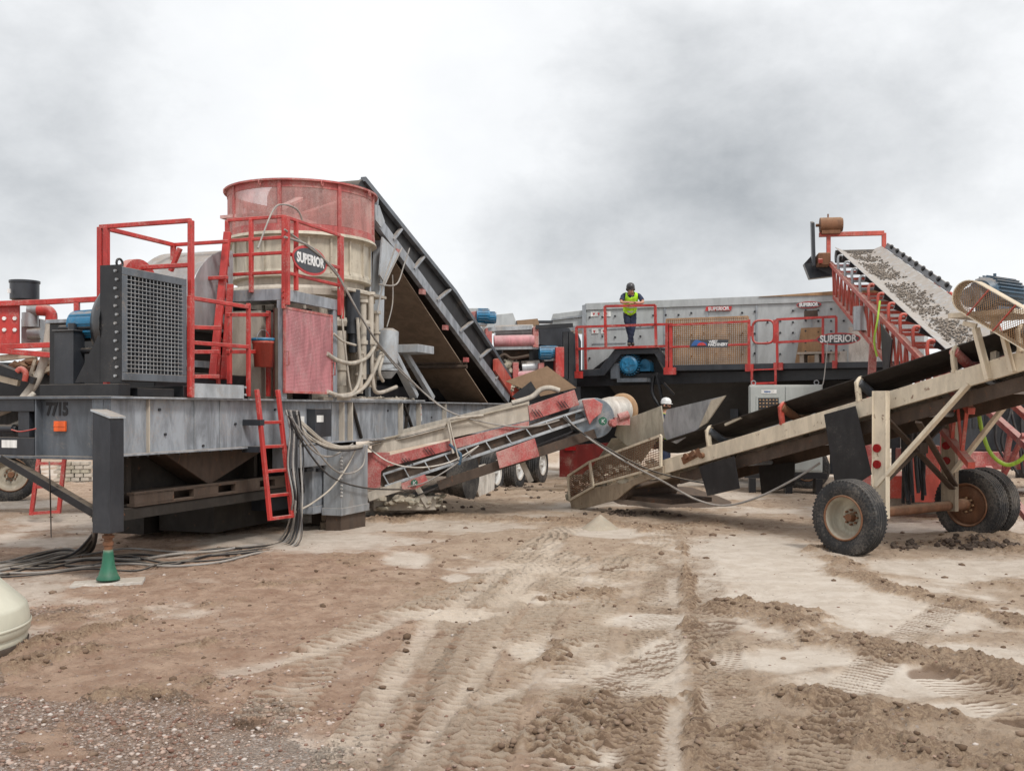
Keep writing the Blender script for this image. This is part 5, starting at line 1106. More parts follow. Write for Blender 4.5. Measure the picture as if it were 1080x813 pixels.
# side walkway, hump over the drive, railings
zk = P.Y(800,386,0).z
mb = MB(); mb.prism(q([(610,393.5),(612,390),(632,389),(650,366),(694,365.5),(707,385),(962,380.5),(962,387),(703,391),(690,373),(655,373.5),(637,396),(610,397)],0),(0,.08,0)); mb.build('walkway_edge', 'dark_steel', sp_, .006)
mb = MB(); a, b_ = P.Y(706,391,.1), P.Y(962,387,.1); mb.box((a.x,.1,a.z-.02),(b_.x,yb-.1,a.z+.03)); a, b_ = P.Y(650,367,.1), P.Y(694,367,.1); mb.box((a.x,.08,a.z-.04),(b_.x,yb-.1,a.z)); mb.each('walkway_deck', 'dark_steel', sp_)
mb = MB(); mb.prism(q([(618,395),(640,378),(655,372),(690,372),(702,395)],.6),(0,.7,0)); mb.build('drive_recess', 'black_steel', sp_)
def pr(mb, l, y=0, r=.045):
    P2 = q(l, y); 
    for a, b2 in zip(P2[:-1], P2[1:]): mb.bar(a, b2, r, r)
mb = MB()
for l in ([(609,396),(608,345),(703,342)],[(608,368),(704,365)],[(639,367),(638,323),(691,322),(692,366)],[(638,344),(704,342)]): pr(mb, l, -.05, .06)
pr(mb, [(618,393),(617,346)], 1.0, .06)
for x_ in (703.5, 707.5): pr(mb, [(x_,392),(x_,341)], -.05, .075)
pr(mb, [(706,343),(790,339)], -.08, .05); pr(mb, [(706,366),(790,363)], -.08, .05); pr(mb, [(790,388),(790,337)], -.05, .06)
mb.build('railing', 'red', sp_)
mb = MB()
for x_, z_ in ((608,394),(611.5,394),(702,390),(706,390),(710,390),(788,386.5),(792,386.5),(818,385),(823,385),(880,383)): 
    p = P.Y(x_, z_, -.1); mb.box((p.x-.05,-.11,p.z-.12),(p.x+.05,.0,p.z+.06))
mb.each('post_foot', 'red', sp_)
mb = MB()
for l in ([(820,387),(819,337),(882,334),(882,384)],[(820,361),(862,359)],[(868,336),(868,383)]): pr(mb, l, -.05, .055)
mb.build('rear_railing', 'red', sp_)
mb = MB(); ring = []
c0 = P.Y(805,350,-.06)
for k in range(24):
    an = 2*math.pi*k/24; n_ = 4; cx_ = abs(math.cos(an))**(2/n_)*(1 if math.cos(an) > 0 else -1); cz_ = abs(math.sin(an))**(2/n_)*(1 if math.sin(an) > 0 else -1); ring.append((c0.x+.26*cx_,-.06,c0.z+.28*cz_))
mb.tube(ring, .03, 6, True); mb.build('swing_gate', 'red', sp_); mb = MB(); mb.box((c0.x-.31,-.08,c0.z-.1),(c0.x-.25,0,c0.z+.15)); mb.box((c0.x+.24,-.08,c0.z-.28),(c0.x+.36,0,c0.z+.28)); mb.each('gate_bracket', 'red', sp_)
# mesh panel with badge
a, b_, c_, d_ = P.Y(703,390,.12), P.Y(789,387,.12), P.Y(789,334,.12), P.Y(703,337,.12)
mesh_guard([a,b_,c_,d_],0,sp_,P,nm='mesh_panel',rows=26,cols=40,mt='mesh_rust',fr='mesh_rust',frr=.02)
mb = MB(); 
for i in range(27): t = i/26; mb.bar(a.lerp(d_,t), b_.lerp(c_,t), .02, .022)
for i in range(41): t = i/40; mb.bar(a.lerp(b_,t), d_.lerp(c_,t), .02, .022)
mb.build('mesh_wires', 'mesh_rust', sp_)
o = slanted(P, 727.5,358.5,768.5,366.5, -.10, '', sp_, 'badge', nm='company_sign')
mb = MB(); cS = P.Y(737.5,364.5,-.125); N=20
mb.prism([cS+Vector((.20*math.cos(t_),0,.16*math.sin(t_)*(.8+.2*math.cos(3*t_)))) for t_ in [math.pi*k/N for k in range(N+1)]],(0,-.004,0)); mb.build('emblem', 'badge_blue', o)
mb = MB(); mb.prism([cS+Vector((.06+.11*math.cos(t_),-.006,.075*math.sin(t_)-.0)) for t_ in [math.pi*k/N for k in range(N+1)]],(0,-.004,0)); mb.build('emblem', 'badge_red', o)
for k, tx in enumerate(('WEST', 'MACHINERY')):
    cT = P.Y(745.5,360.8+3.0*k,-.126); tm = text_mesh('lettering', tx, .10, 'letter_white', o, cT, (R(90),0,0), .004, .002, .85); tm.location.x += .16 if k == 0 else .27
# big oval sign on the walkway rail
oval_sign(P, 884, 357.5, -.12, .50, .145, sp_, 'SUPERIOR', .23, .80, .03)
mb = MB(); a = P.Y(844,386,.4); mb.box((a.x,.3,a.z),(a.x+.1,.9,a.z+.28)); mb.box((a.x+.35,.3,a.z),(a.x+.45,.9,a.z+.28)); mb.box((a.x+.7,.3,a.z),(a.x+.8,.9,a.z+.28)); mb.box((a.x-.05,.25,a.z+.28),(a.x+.9,.95,a.z+.33)); mb.build('step_stand', 'pale_dusty', sp_)
mb = MB(); mb.prism(q([(848,328),(862,327),(862,336),(848,337)],.9),(0,.1,0)); mb.build('control_plate', 'rusty_steel', sp_); mb = MB(); mb.prism(q([(895,345),(925,345),(925,388),(895,388)],.6),(0,.05,0)); mb.prism(q([(868,372),(893,370),(893,384),(868,384)],.6),(0,.05,0)); mb.each('pale_board', 'white_dirty', sp_)
# electric motor in the recess
mb = MB(); p = P.Y(663,384.5,.05); mb.cyl(p,p+Vector((0,.5,0)),.235,n=26); mb.cyl(p-Vector((0,.03,0)),p,.18,.225,n=26); mb.cyl(p-Vector((0,.04,0)),p,.07,n=12)
for k in range(24): an = 2*math.pi*k/24; mb.bar(p+Vector((.27*math.cos(an),.03,.27*math.sin(an))),p+Vector((.27*math.cos(an),.48,.27*math.sin(an))),.012,.03,(math.cos(an),0,math.sin(an)))
for k in range(5): an = 2*math.pi*k/5; mb.bar(p+Vector((.05*math.cos(an),-.045,.05*math.sin(an))),p+Vector((.19*math.cos(an),-.035,.19*math.sin(an))),.03,.01,(0,1,0))
mo = mb.build('motor', 'blue', sp_); mb = MB(); p = P.Y(680,384,.25); mb.cyl(p,p+Vector((0,.4,0)),.13,n=20); mb.box((p.x-.14,.25,p.z-.18),(p.x+.14,.6,p.z)); mb.build('gearbox', 'blue', sp_)
mb = MB(); a, b_ = P.Y(651,399,-.1), P.Y(682,399,-.1); mb.box((a.x,-.12,a.z-.10),(b_.x,.7,a.z)); mb.box((a.x-.25,.1,a.z),(a.x+.0,.5,a.z+.4)); mb.build('motor_base', 'slate', sp_)
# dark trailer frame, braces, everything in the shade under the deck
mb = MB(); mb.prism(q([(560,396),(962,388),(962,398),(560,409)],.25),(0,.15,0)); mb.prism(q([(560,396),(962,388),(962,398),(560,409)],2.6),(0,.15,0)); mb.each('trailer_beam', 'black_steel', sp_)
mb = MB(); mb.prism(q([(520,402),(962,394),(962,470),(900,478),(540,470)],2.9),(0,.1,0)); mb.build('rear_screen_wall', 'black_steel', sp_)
mb = MB()
for l in ([(700,450),(727,404)],[(728,404),(760,440)],[(845,400),(880,450)],[(712,404),(668,450)]): a, b_ = q(l,1.2); mb.bar(a,b_,.12,.16)
for x_ in (700, 775, 880, 945): a, b_ = q([(x_,400),(x_,500)],1.0); mb.bar(a,b_,.16,.2)
mb.each('frame_brace', 'dark_steel', sp_)
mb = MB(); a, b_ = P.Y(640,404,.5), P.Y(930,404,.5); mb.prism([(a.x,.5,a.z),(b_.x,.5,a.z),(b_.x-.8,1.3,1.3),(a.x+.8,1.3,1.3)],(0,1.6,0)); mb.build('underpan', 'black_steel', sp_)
mb = MB(); mb.prism(q([(700,430),(785,427),(785,429),(700,432)],.9),(0,.1,0)); mb.prism(q([(760,462),(800,460),(800,462),(760,465)],.9),(0,.1,0)); mb.each('return_belt_edge', 'rusty_steel', sp_)
mb = MB(); rr_ = random.Random(2)
mb.bar(*q([(692,393),(703,440)],-.1),.10,.05); mb.bar(*q([(700,404),(711,416)],-.12),.05); mb.tube(smooth_path(q([(690,396),(688,415),(700,440),(690,470)],-.05),5),.05,8); mb.each('rubber_hanging', 'black_steel', sp_)
mb = MB(); a, b_ = P.Y(793,391,-.1), P.Y(793,408,-.1); a2, b2 = P.Y(818,390,-.1), P.Y(818,407,-.1); mb.bar(a,b_,.05); mb.bar(a2,b2,.05); mb.bar(b_.lerp(a,.2),b2.lerp(a2,.2),.05); mb.bar(a+Vector((-.05,0,.02)),a2+Vector((.05,0,.02)),.03); mb.build('ladder', 'red', sp_)
mb = MB(); a, b_ = P.Y(598,487,.2), P.Y(650,487,.2); mb.prism(q([(590,470),(655,466),(655,500),(590,503)],.3),(0,.1,0)); rt = mb.build('bumper', 'maroon', sp_); mb = MB(); a, b_ = P.Y(596,471,.28), P.Y(607,475,.28); mb.box((a.x,.26,b_.z),(b_.x,.30,a.z)); mb.build('tail_lamp', 'lamp_red', rt); 
for yy_ in (0.2, 2.2):
    for px in (830, 852): x_ = P.Y(px,500,yy_).x; wheel(P, x_, yy_, .5, .28, sp_, 'rusty_steel', z=.48)

# grey switch cabinet in front of the screening plant
K = Frame(0, 0, -12); wK = W.Y(829, 503, 22.3); K.o = Vector((wK.x, wK.y, 0)); zsk = wK.z; 
kb = thing('control_cabinet', K, 'light grey metal switch cabinet behind the beige conveyor, below the short red ladder', 'cabinet')
a, b_ = K.Y(790,406,0), K.Y(867.5,405,0); zb0 = K.Y(829,498,0).z
mb = MB(); mb.box((a.x,0,zb0),(b_.x,.7,a.z)); mb.build('body', 'cabinet', kb, .02)
xm_ = K.Y(828,450,0).x; mb = MB(); mb.box((a.x+.03,-.02,zb0+.05),(xm_-.01,-.001,a.z-.04)); mb.box((xm_+.01,-.02,zb0+.05),(b_.x-.03,-.001,a.z-.04)); mb.each('door', 'cabinet', kb, .006)
mb = MB(); p, p2 = K.Y(800,420,-.02), K.Y(821,434,-.02); mb.box((p.x,-.03,p2.z),(p2.x,-.021,p.z)); wn = mb.build('window', 'black_steel', kb)
mb = MB(); w_, h_ = p2.x-p.x, p.z-p2.z
for r_ in range(4):
    for c2 in range(6): cx2, cz2 = p.x+w_*(c2+.5)/6, p2.z+h_*(r_+.5)/4; mb.box((cx2-.018,-.036,cz2-.014),(cx2+.018,-.031,cz2+.014))
o = mb.build('breaker_row', 'mesh_rust', wn); o['kind'] = 'stuff'
mb = MB(); mb.box((p.x-.05,-.034,p2.z-.05),(p2.x+.05,-.022,p2.z-.01)); mb.box((p.x-.05,-.034,p.z+.01),(p2.x+.05,-.022,p.z+.05)); mb.box((p.x-.05,-.034,p2.z-.01),(p.x-.01,-.022,p.z+.01)); mb.box((p2.x+.01,-.034,p2.z-.01),(p2.x+.05,-.022,p.z+.01)); mb.build('window_frame', 'cabinet', kb)
mb = MB(); p, p2 = K.Y(803,411,-.02), K.Y(819,415,-.02); mb.box((p.x,-.028,p2.z),(p2.x,-.021,p.z)); lb = mb.build('label_plate', 'white', kb); mb = MB(); mb.box((p.x+.06,-.031,p2.z+.03),(p.x+.2,-.0285,p.z-.03)); mb.build('label_mark', 'badge_blue', lb)
mb = MB()
for x_ in (a.x+.1, b_.x-.12): mb.tube([(x_+.05*math.cos(t_),.1,a.z+.05+.05*math.sin(t_)) for t_ in [k*math.pi/5 for k in range(10)]],.012,5,True)
mb.each('lifting_eye', 'galv', kb)
mb = MB(); mb.box((a.x-.1,.0,zb0-.14),(b_.x+.1,.12,zb0)); mb.box((a.x-.1,.6,zb0-.14),(b_.x+.1,.7,zb0)); 
for x_ in (a.x, (a.x+b_.x)/2, b_.x-.15): mb.box((x_,-.05,-.03),(x_+.15,.75,zb0-.14))
mb.build('skid', 'black_steel', kb)
mb = MB(); mb.tube(smooth_path([K.Y(866,408,0),K.Y(869,400,.2),K.Y(873,360,1.0)],4),.012,5); mb.build('cable', 'cable_grey', kb)

# ================================================================== roller unit between (dark frame, red rollers, blue motors)
Qf = Frame(-.95, 25.0, 6)
qu = thing('cross_conveyor_unit', Qf, 'stacked dusty rollers with red end plates and blue motors behind the dark sloping conveyor', 'conveyor')
q = lambda l, y=0: [Qf.Y(a, b, y) for a, b in l]
mb = MB(); mb.prism(q([(512,333),(541,330),(547,346),(512,348)],1.6),(0,1.5,0)); mb.prism(q([(490,325),(504,325),(504,345),(490,345)],1.9),(0,1,0)); mb.each('hopper_box', 'screen_grey', qu, .01)
mb = MB(); mb.prism(q([(545,338),(567,336),(570,346),(547,347)],1.5),(0,1.0,0)); mb.build('wood_panel', 'board_brown', qu)
mb = MB(); mb.prism(q([(567,338),(583,338),(583,341),(567,341)],1.6),(0,.2,0)); mb.build('link_bar', 'dark_steel', qu)
mb = MB(); mb.prism(q([(568,346),(585,344),(600,345),(604,352),(604,366),(590,368),(569,364)],.5),(0,.9,0)); mb.build('belt_housing', 'dark_steel', qu, .02)
mb = MB(); mb.prism(q([(588,347),(610,352),(613,360),(613,422),(588,422)],1.2),(0,.2,0)); mb.build('side_plate', 'dark_steel', qu, .02)
mb = MB(); mb.cyl(*q([(521,360),(563,359)],.0),.15,n=20); mb.cyl(*q([(546,397),(566,396)],.0),.13,n=20); mb.each('roller', 'pink_mesh', qu)
mb = MB(); mb.cyl(*q([(522,351),(562,350)],.25),.19,n=20); mb.cyl(*q([(550,389),(569,388)],.25),.2,n=20); mb.bar(*q([(514,348),(560,346)],.1),.4,.1); mb.each('belt_drum', 'worn_steel', qu)
mb = MB()
for l in ([(512,346),(519,345),(519,366),(512,365)],[(562,345),(568,344),(568,367),(562,366)],[(541,382),(547,382),(547,403),(541,403)],[(568,383),(574,382),(574,398),(568,400)],[(496,329),(503,328),(503,344),(496,344)]): mb.prism(q(l,-.1),(0,.5,0))
mb.each('end_plate', 'dusty_red', qu, .01)
mb = MB(); mb.prism(q([(586,366),(595,366),(595,398),(586,397)],-.3),(0,.4,0)); mb.build('belt_guard', 'red', qu, .01)
for px, py, r_ in ((509,333,.17),(516,335,.14),(575,372,.16),(581,371,.14)):
    p = Qf.Y(px,py,-.1); mb = MB(); mb.cyl(p+Vector((-.15,0,0)),p+Vector((.17,0,0)),r_,n=20)
    for k in range(16): an = 2*math.pi*k/16; mb.bar(p+Vector((-.12,r_*math.cos(an),r_*math.sin(an))),p+Vector((.14,r_*math.cos(an),r_*math.sin(an))),.012,.03,(0,math.cos(an),math.sin(an)))
    mb.build('motor', 'blue', qu)
mb = MB(); mb.prism(q([(515,366),(568,365),(568,368),(515,369)],-.05),(0,.3,0)); mb.prism(q([(574,378),(588,377),(588,380),(574,381)],-.1),(0,.4,0)); mb.prism(q([(505,341),(514,341),(514,343),(505,343)],-.1),(0,.4,0)); mb.each('motor_shelf', 'worn_steel', qu)
mb = MB(); mb.prism(q([(505,369),(600,365),(600,420),(525,424)],.9),(0,1.4,0)); 
for x_ in (596, 602): mb.bar(*q([(x_,350),(x_,420)],.0),.12,.12)
for x_ in (520, 560): mb.bar(*q([(x_,366),(x_,400)],.3),.1,.1)
mb.bar(*q([(520,404),(600,402)],.0),.12,.1); mb.bar(*q([(500,345),(530,400)],.2),.16,.2); mb.bar(*q([(565,345),(604,343)],-.1),.1,.1); mb.build('support_frame', 'black_steel', qu)
mb = MB(); rk = random.Random(6)
for k in range(40): p = Qf.Y(rk.uniform(528,545), rk.uniform(380,396), rk.uniform(.0,.4)); r_ = rk.uniform(.05,.13); mb.lump(p,(r_,r_,r_*.8))
for k in range(50): p = Qf.Y(rk.uniform(530,600), rk.uniform(404,412), rk.uniform(-.1,.4)); r_ = rk.uniform(.04,.09); mb.lump(p,(r_,r_,r_*.8))
o = mb.build('caked_fines', 'chute', qu); o['kind'] = 'stuff'
mb = MB(); mb.cyl(*q([(530,372),(560,371)],.5),.2); mb.tube(smooth_path(q([(520,372),(524,378),(532,374),(540,378),(558,375)],.0),4),.04); mb.each('lower_belt', 'rusty_steel', qu)

# ================================================================== engine unit far left
E = Frame(-8.0, 17.0, 3)
eu = thing('engine_unit', E, 'red railed engine platform with tall black air cleaner, behind the radiator at the left edge', 'engine')
q = lambda l, y=0: [E.Y(a, b, y) for a, b in l]
mb = MB(); 
for l in ([(-30,321.5),(50,318.5),(104,315.5)],[(-30,367),(60,363.5),(104,362)],[(-10,369),(60,375)]): 
    P2 = q(l,0); [mb.bar(a,b2,.085,.09) for a, b2 in zip(P2[:-1],P2[1:])]
mb.bar(*q([(81,318),(82,400)],0),.085); mb.bar(*q([(58,330),(58,348)],.1),.06); mb.bar(*q([(95,333),(82,333)],.2),.05); mb.build('railing', 'red', eu, .006)
mb = MB(); mb.prism(q([(-20,323),(20,322),(20,362),(-20,364)],.05),(0,.05,0)); mb.build('side_panel', 'red', eu, .006)
mb = MB(); mb.bolts([E.Y(a,b,.05) for a in (5,16) for b in (336,348)], (0,-1,0), .035, .03); mb.each('bolt', 'white', eu)
mb = MB(); p, p2 = E.Y(26,316,.6), E.Y(26,297,.6); mb.cyl(p,p2,.24,n=28); mb.cyl(p2-Vector((0,0,.03)),p2+Vector((0,0,.01)),.255,n=28); mb.cyl(p-Vector((0,0,.1)),p,.12,.22,n=20); ac = mb.build('air_cleaner', 'dark_steel', eu)
mb = MB(); p3 = E.Y(15,309,.6); mb.box((p3.x,.33,p3.z-.03),(p3.x+.05,.36,p3.z+.04)); mb.build('label_plate', 'white', ac)
mb = MB(); a = E.Y(30,327,.5); mb.cyl(a,a+Vector((.35,0,.0)),.10,n=16); mb.cyl(E.Y(32,345,.55),E.Y(32,330,.55),.14,n=18); mb.cyl(E.Y(30,352,.5),E.Y(44,352,.5),.1,n=14); mb.box((E.Y(22,360,.6).x,.6,E.Y(22,362,.6).z),(E.Y(42,336,.6).x,1.1,E.Y(22,336,.6).z)); mb.build('engine_block', 'worn_steel', eu, .01)
mb = MB(); mb.tube(smooth_path(q([(40,327),(50,328),(54,332),(54,340)],.45),5),.10,12); mb.build('turbo_pipe', 'red', eu)
mb = MB(); mb.tube(smooth_path(q([(53,338),(52,350),(47,378),(38,402),(25,420)],.2),5),.075,10); mb.build('exhaust_hose', 'pale_hose', eu)
mb = MB(); mb.bar(*q([(0,378),(52,372)],.3),.12,.1); mb.bar(*q([(-5,398),(20,404)],.3),.12,.1); mb.bar(*q([(36,395),(62,385)],.25),.1,.08); mb.bar(*q([(38,377),(31,400)],.3),.05); mb.bar(*q([(48,376),(60,392)],.3),.06); mb.each('beige_strut', 'beige', eu)
mb = MB(); mb.bar(*q([(-5,386),(40,402)],.2),.35,.12); mb.box((E.Y(-5,400,1).x,1.0,1.7),(E.Y(75,400,1).x,2.2,2.75)); mb.build('deck_machinery', 'black_steel', eu)
mb = MB(); mb.tube(smooth_path(q([(18,392),(22,389),(27,393),(26,402)],.0),4),.05,8); mb.build('red_hook', 'orange_red', eu)
mb = MB(); rk = random.Random(12)
for k in range(30): p = E.Y(rk.uniform(15,55), rk.uniform(382,394), rk.uniform(.5,.9)); r_ = rk.uniform(.05,.12); mb.lump(p,(r_*1.4,r_,r_*.8))
o = mb.build('caked_fines', 'rust', eu); o['kind'] = 'stuff'
mb = MB(); mb.box((-3,.4,1.35),(1.4,.6,1.7)); mb.box((-3,2.0,1.35),(1.4,2.2,1.7)); mb.box((-3,.6,1.45),(1.4,2.0,1.55)); mb.box((.9,.5,0),(1.1,.7,1.4)); mb.box((.9,1.9,0),(1.1,2.1,1.4)); mb.each('platform_frame', 'black_steel', eu)
a, a2 = E.Y(41,484,-.2), E.Y(33,543,-.2); b_, b2 = E.Y(68,484,-.2), E.Y(62,541,-.2)
mb = MB(); mb.bar(a,a2,.06); mb.bar(b_,b2,.06); mb.bar(a+Vector((0,.1,.5)),a,.06); mb.bar(b_+Vector((0,.1,.5)),b_,.06)
for t_ in (.08,.5,.97): mb.bar(a.lerp(a2,t_),b_.lerp(b2,t_),.05)
mb.build('ladder', 'red', eu)
F2 = Frame(0,0,20); wW = G(12, 527.5); F2.o = Vector((wW.x, wW.y, 0)); tw = thing('wheel_unit', F2, 'cream-rimmed trailer wheel beyond the dark diagonal brace, at the left edge', 'wheel')
wheel(F2, 0, 0, .55, .3, tw, 'cream', hub='rust', z=.54, deep=.1, rr=.62, name='tyre_assembly')
mb = MB(); mb.cyl((0,.1,.54),(0,2.2,.54),.08); mb.build('axle', 'rusty_steel', tw)
# pallet of stacked blocks beyond
F3 = Frame(0,0,10); wB = G(97, 508); F3.o = Vector((wB.x, wB.y, 0)); pb = thing('block_stack', F3, 'low stack of pale bricks seen far off under the grey frame near the red ladder', 'bricks')
rk = random.Random(9)
for r_ in range(5):
    for c in range(4):
        mb = MB(); x0 = -.95+c*.22+(r_ % 2)*.08+rk.uniform(-.01,.01); mb.box((x0,0,.02+r_*.105),(x0+.2,.35,.02+r_*.105+.09)); mb.build('brick', 'pale_dusty' if rk.random() < .6 else 'chute', pb, .006)

# ================================================================== cream tank corner, near left
F4 = Frame(-4.66, 7.75, 0); ct = thing('water_tank', F4, 'smooth cream plastic tank cut off by the lower left edge of the picture', 'tank')
mb = MB(); mb.lathe([(.0,.90),(.20,.87),(.40,.72),(.60,.53),(.73,.40),(.785,.345),(.80,.325),(.803,.31),(.812,.28),(.825,.18),(.822,.13),(.805,.115),(.80,.105),(.806,.09),(.80,.05),(.77,.015),(.70,.0),(0,.0)],(0,0,0),n=72); o = mb.build('shell', 'cream_plastic', ct)
mb = MB(); mb.cyl((0,0,.85),(0,0,.92),.22,n=30); mb.build('lid', 'cream_plastic', ct)
mb = MB(); mb.lathe([(.826,.205),(.832,.200),(.832,.185),(.826,.180)],(0,0,0),n=72); mb.build('moulded_rib', 'cream_plastic', ct)
mb = MB(); mb.lathe([(.806,.06),(.812,.05),(.80,.0),(.79,-.02)],(0,0,0),n=72); mb.build('muddy_foot', 'rusty_steel', ct)
ct.location.z = ground_z(-4.3, 7.6)+.0

# ================================================================== timber cribbing, sand cone, bucket
def place_box(nm, px, py, size, rot, mt, label, cat, dz=0, dy=0, group=None):
    g = G(px, py); mb = MB(); sx_, sy_, sz_ = size; mb.box((-sx_/2,-sy_/2,0),(sx_/2,sy_/2,sz_)); o = mb.build(nm, mt, None, .012)
    o.location = (g.x, g.y+dy, ground_z(g.x, g.y+dy)*.6+dz); o.rotation_euler = (0,0,R(rot)); tag(o, label, cat, group); return o
place_box('timber_block', 349, 556, (.34,.3,.13), 12, 'timber', 'muddy timber block left of the silver leg, bottom of its pair', 'timber', -.02)
place_box('timber_block', 351, 556, (.30,.28,.12), -6, 'timber', 'muddy timber block left of the silver leg, top of its pair', 'timber', .115)
place_box('timber_block', 172, 556, (.4,.35,.22), 8, 'timber', 'dark timber block in shadow under the plant, right of the dark jack leg', 'timber', -.02)
place_box('timber_plank', 565, 521, (1.3,.3,.09), 6, 'timber', 'brown timber plank on the ground below the white-rimmed trailer wheels', 'timber')
place_box('timber_plank', 600, 516, (.7,.25,.1), -8, 'timber', 'short brown plank lying just right of the white-rimmed trailer wheels', 'timber')
g = G(633, 556); mb = MB(); mb.lathe([(.34,-.03),(.24,.04),(.14,.12),(.05,.19),(.0,.22)],(0,0,0),n=26); o = mb.build('sand_cone', 'chute'); o.location = (g.x, g.y, ground_z(g.x,g.y)*.5); tag(o, 'small pale cone of fine sand on the mud below the beige tail hopper', 'sand pile')
# digging bucket caked with mud behind the cart axle
g = G(962, 541); F5 = Frame(g.x, g.y, -15); db = thing('digger_bucket', F5, 'mud-caked digging bucket with three teeth resting behind the cart axle', 'bucket')
mb = MB(); mb.lathe([(.0,-.5),(.30,-.5),(.30,.5),(.0,.5)],(0,.1,.27),(1,0,0),22,0,math.pi*1.35); mb.ball((0,.1,.24),(.48,.3,.24),14); mb.build('bowl', 'pale_dusty', db)
mb = MB()
for k in (-.24,0,.24): mb.tube([(k,-.05,.40),(k+.0,-.08,.52),(k+.0,-.10,.60),(k,-.10,.63)],[.09,.09,.07,.03],10)
mb.each('tooth', 'pale_dusty', db)

# ================================================================== cables and ropes
def cable(pts, r, mt, label, cat='cable', group=None, k=6, nm='power_cable'):
    mb = MB(); mb.tube(smooth_path(pts, k), r, 8); o = mb.build(nm, mt); return tag(o, label, cat, group)
def gw(px, py, dz=.02):
    p = G(px, py); return Vector((p.x, p.y, ground_z(p.x, p.y)+dz))
def cw(px, py, y=-.2): p = C.Y(px, py, y); return C.o+C.u*p.x+C.v*p.y+Vector((0,0,p.z))
def dwp(px, py, y=-.2): p = D.Y(px, py, y); return D.o+D.u*p.x+D.v*p.y+Vector((0,0,p.z))
rc = random.Random(21)
desc = ['uppermost', 'second', 'third', 'fourth', 'fifth', 'lowest']
GC = 'cables lying in a bundle along the ground past the green jack foot'
for i in range(7):
    o_ = i*3.0; j_ = lambda s_=2.0: rc.uniform(-s_, s_); mt = ('cable_grey','cable_black','cable_grey','cable_black','cable_black','cable_grey','cable_black')[i]
    top = cw(302+i*2.2, 436, -.16-.02*i)
    pts = [top-Vector((0,0,.02)), top+Vector((0,0,.03)), cw(306+i*2.0, 455, -.26), cw(305+i*2.3+j_(), 490, -.3), cw(308+i*1.8+j_(), 530, -.4), gw(300+i*3-4, 570+i*1.2), gw(262+j_(6), 578+i*1.8+j_(2)), gw(225+j_(6), 582+i*2.0+j_(3)), gw(180+j_(8), 584+i*2.2+j_(4),.02+.02*rc.random()), gw(138+j_(6), 583+i*2.6+j_(4)), gw(95+j_(6), 584+i*3.2+j_(4),.02+.03*rc.random()), gw(50, 589+i*2.6+j_(2)), gw(10, 592+i*2.4+j_(2)), gw(-30, 596+i*2)]
    cable(pts, .012+.007*rc.random(), mt, 'cable in the bundle hanging beside the red ladder and running left along the mud', 'cable', GC)
GD = 'cables hanging behind the dark jack leg to the ground'
for i in range(6):
    mt = 'cable_black' if i % 2 else 'cable_grey'
    pts = [cw(100+i*1.5, 470, .35), cw(103+i, 500, .3), cw(101+i*2, 540, .3), gw(96-i*2+rc.uniform(-4,4), 584+i*1.0,.05+.02*i), gw(70-i*3, 580+i*2.4,.04), gw(40, 584+i*2.6,.03), gw(5, 590+i*3+rc.uniform(-2,2)), gw(-30,596+i*3)]
    cable(pts, .02, mt, 'thick cable hanging behind the dark jack leg and curling left over the mud', 'cable', GD)
for i in range(2):
    cable([cw(98+i*8, 545, .5), gw(120+i*6, 560, .03), gw(150+i*8, 550, .02), gw(140+i*14, 543, .02)], .012, 'cable_black', 'thin cable looping on the ground just right of the dark jack leg', 'cable', 'thin loops by the jack leg')
cable([cw(52,487,.8), cw(53,520,.8), gw(54,566,.02)], .008, 'cable_black', 'thin black cord hanging down in front of the red ladder at left', 'cord', nm='cord')
# bundle swinging right to the red conveyor
GB = 'pale hoses sagging from beside the ladder toward the red conveyor'
for i in range(5):
    j_ = lambda: rc.uniform(-2.0, 2.0)
    pts = [cw(303,436+i*.5,-.13), cw(310+i,438+i,-.2), cw(324,452+i*2.4+j_(),-.28), cw(345,466+i*1.6+j_(),-.32), cw(372,470+i*.9+j_(),-.40), dwp(398,464+i*.9,-.05), dwp(430,457.5+i*.8,-.05), dwp(470,447+i*.8,-.04)]
    cable(pts, .018, 'pale_hose' if i != 3 else 'cable_black', 'dusty hose in the sagging bundle from ladder top to red conveyor', 'hose', GB, nm='hose')
for i, (l, mt, lab) in enumerate(((
    [(308,440),(318,460),(334,478),(350,481),(363,474),(372,468)], 'cable_grey', 'grey hose looping lowest under the pale hose bundle left of the silver leg'),
    ([(306,440),(330,470),(352,495),(370,499),(383,490),(386,470)], 'cable_grey', 'thin grey cable drooping across the front of the silver leg'),
    ([(304,438),(318,465),(340,495),(360,508),(390,515),(425,516)], 'cable_black', 'black cable crossing low behind the silver leg to the green-capped plate'),
    ([(377,470),(366,492),(350,514),(330,530),(312,540),(306,546)], 'pale_hose', 'pale hose running from the top of the silver leg down to the ladder foot'))):
    cable([cw(a,b,-.30) for a, b in l], .014, mt, lab, 'hose', nm='hose')
cable([dwp(386,470,-.1), dwp(410,487,-.1), dwp(440,493,-.12), dwp(475,487,-.14), dwp(505,470,-.1)], .012, 'white_dirty', 'thin pale rope sagging along the side of the red conveyor', 'rope', nm='rope')
cable([dwp(505,470,-.1), dwp(480,490,-.14), dwp(450,508,-.2), dwp(430,513,-.15)], .012, 'cable_grey', 'grey cable from the blue strap down to the green-capped plate', 'cable')
cable([cw(357,292,-.15), cw(392,352,-.3), cw(425,392,-.4), dwp(470,432,.0), dwp(520,447,-.05), dwp(560,450,-.05), dwp(590,443,-.05)], .014, 'cable_grey', 'long grey cable slanting from the work platform down to the red conveyor', 'cable')
def bw(px, py, y=-.8): p = B.Y(px, py, y); return B.o+B.u*p.x+B.v*p.y+Vector((0,0,p.z))
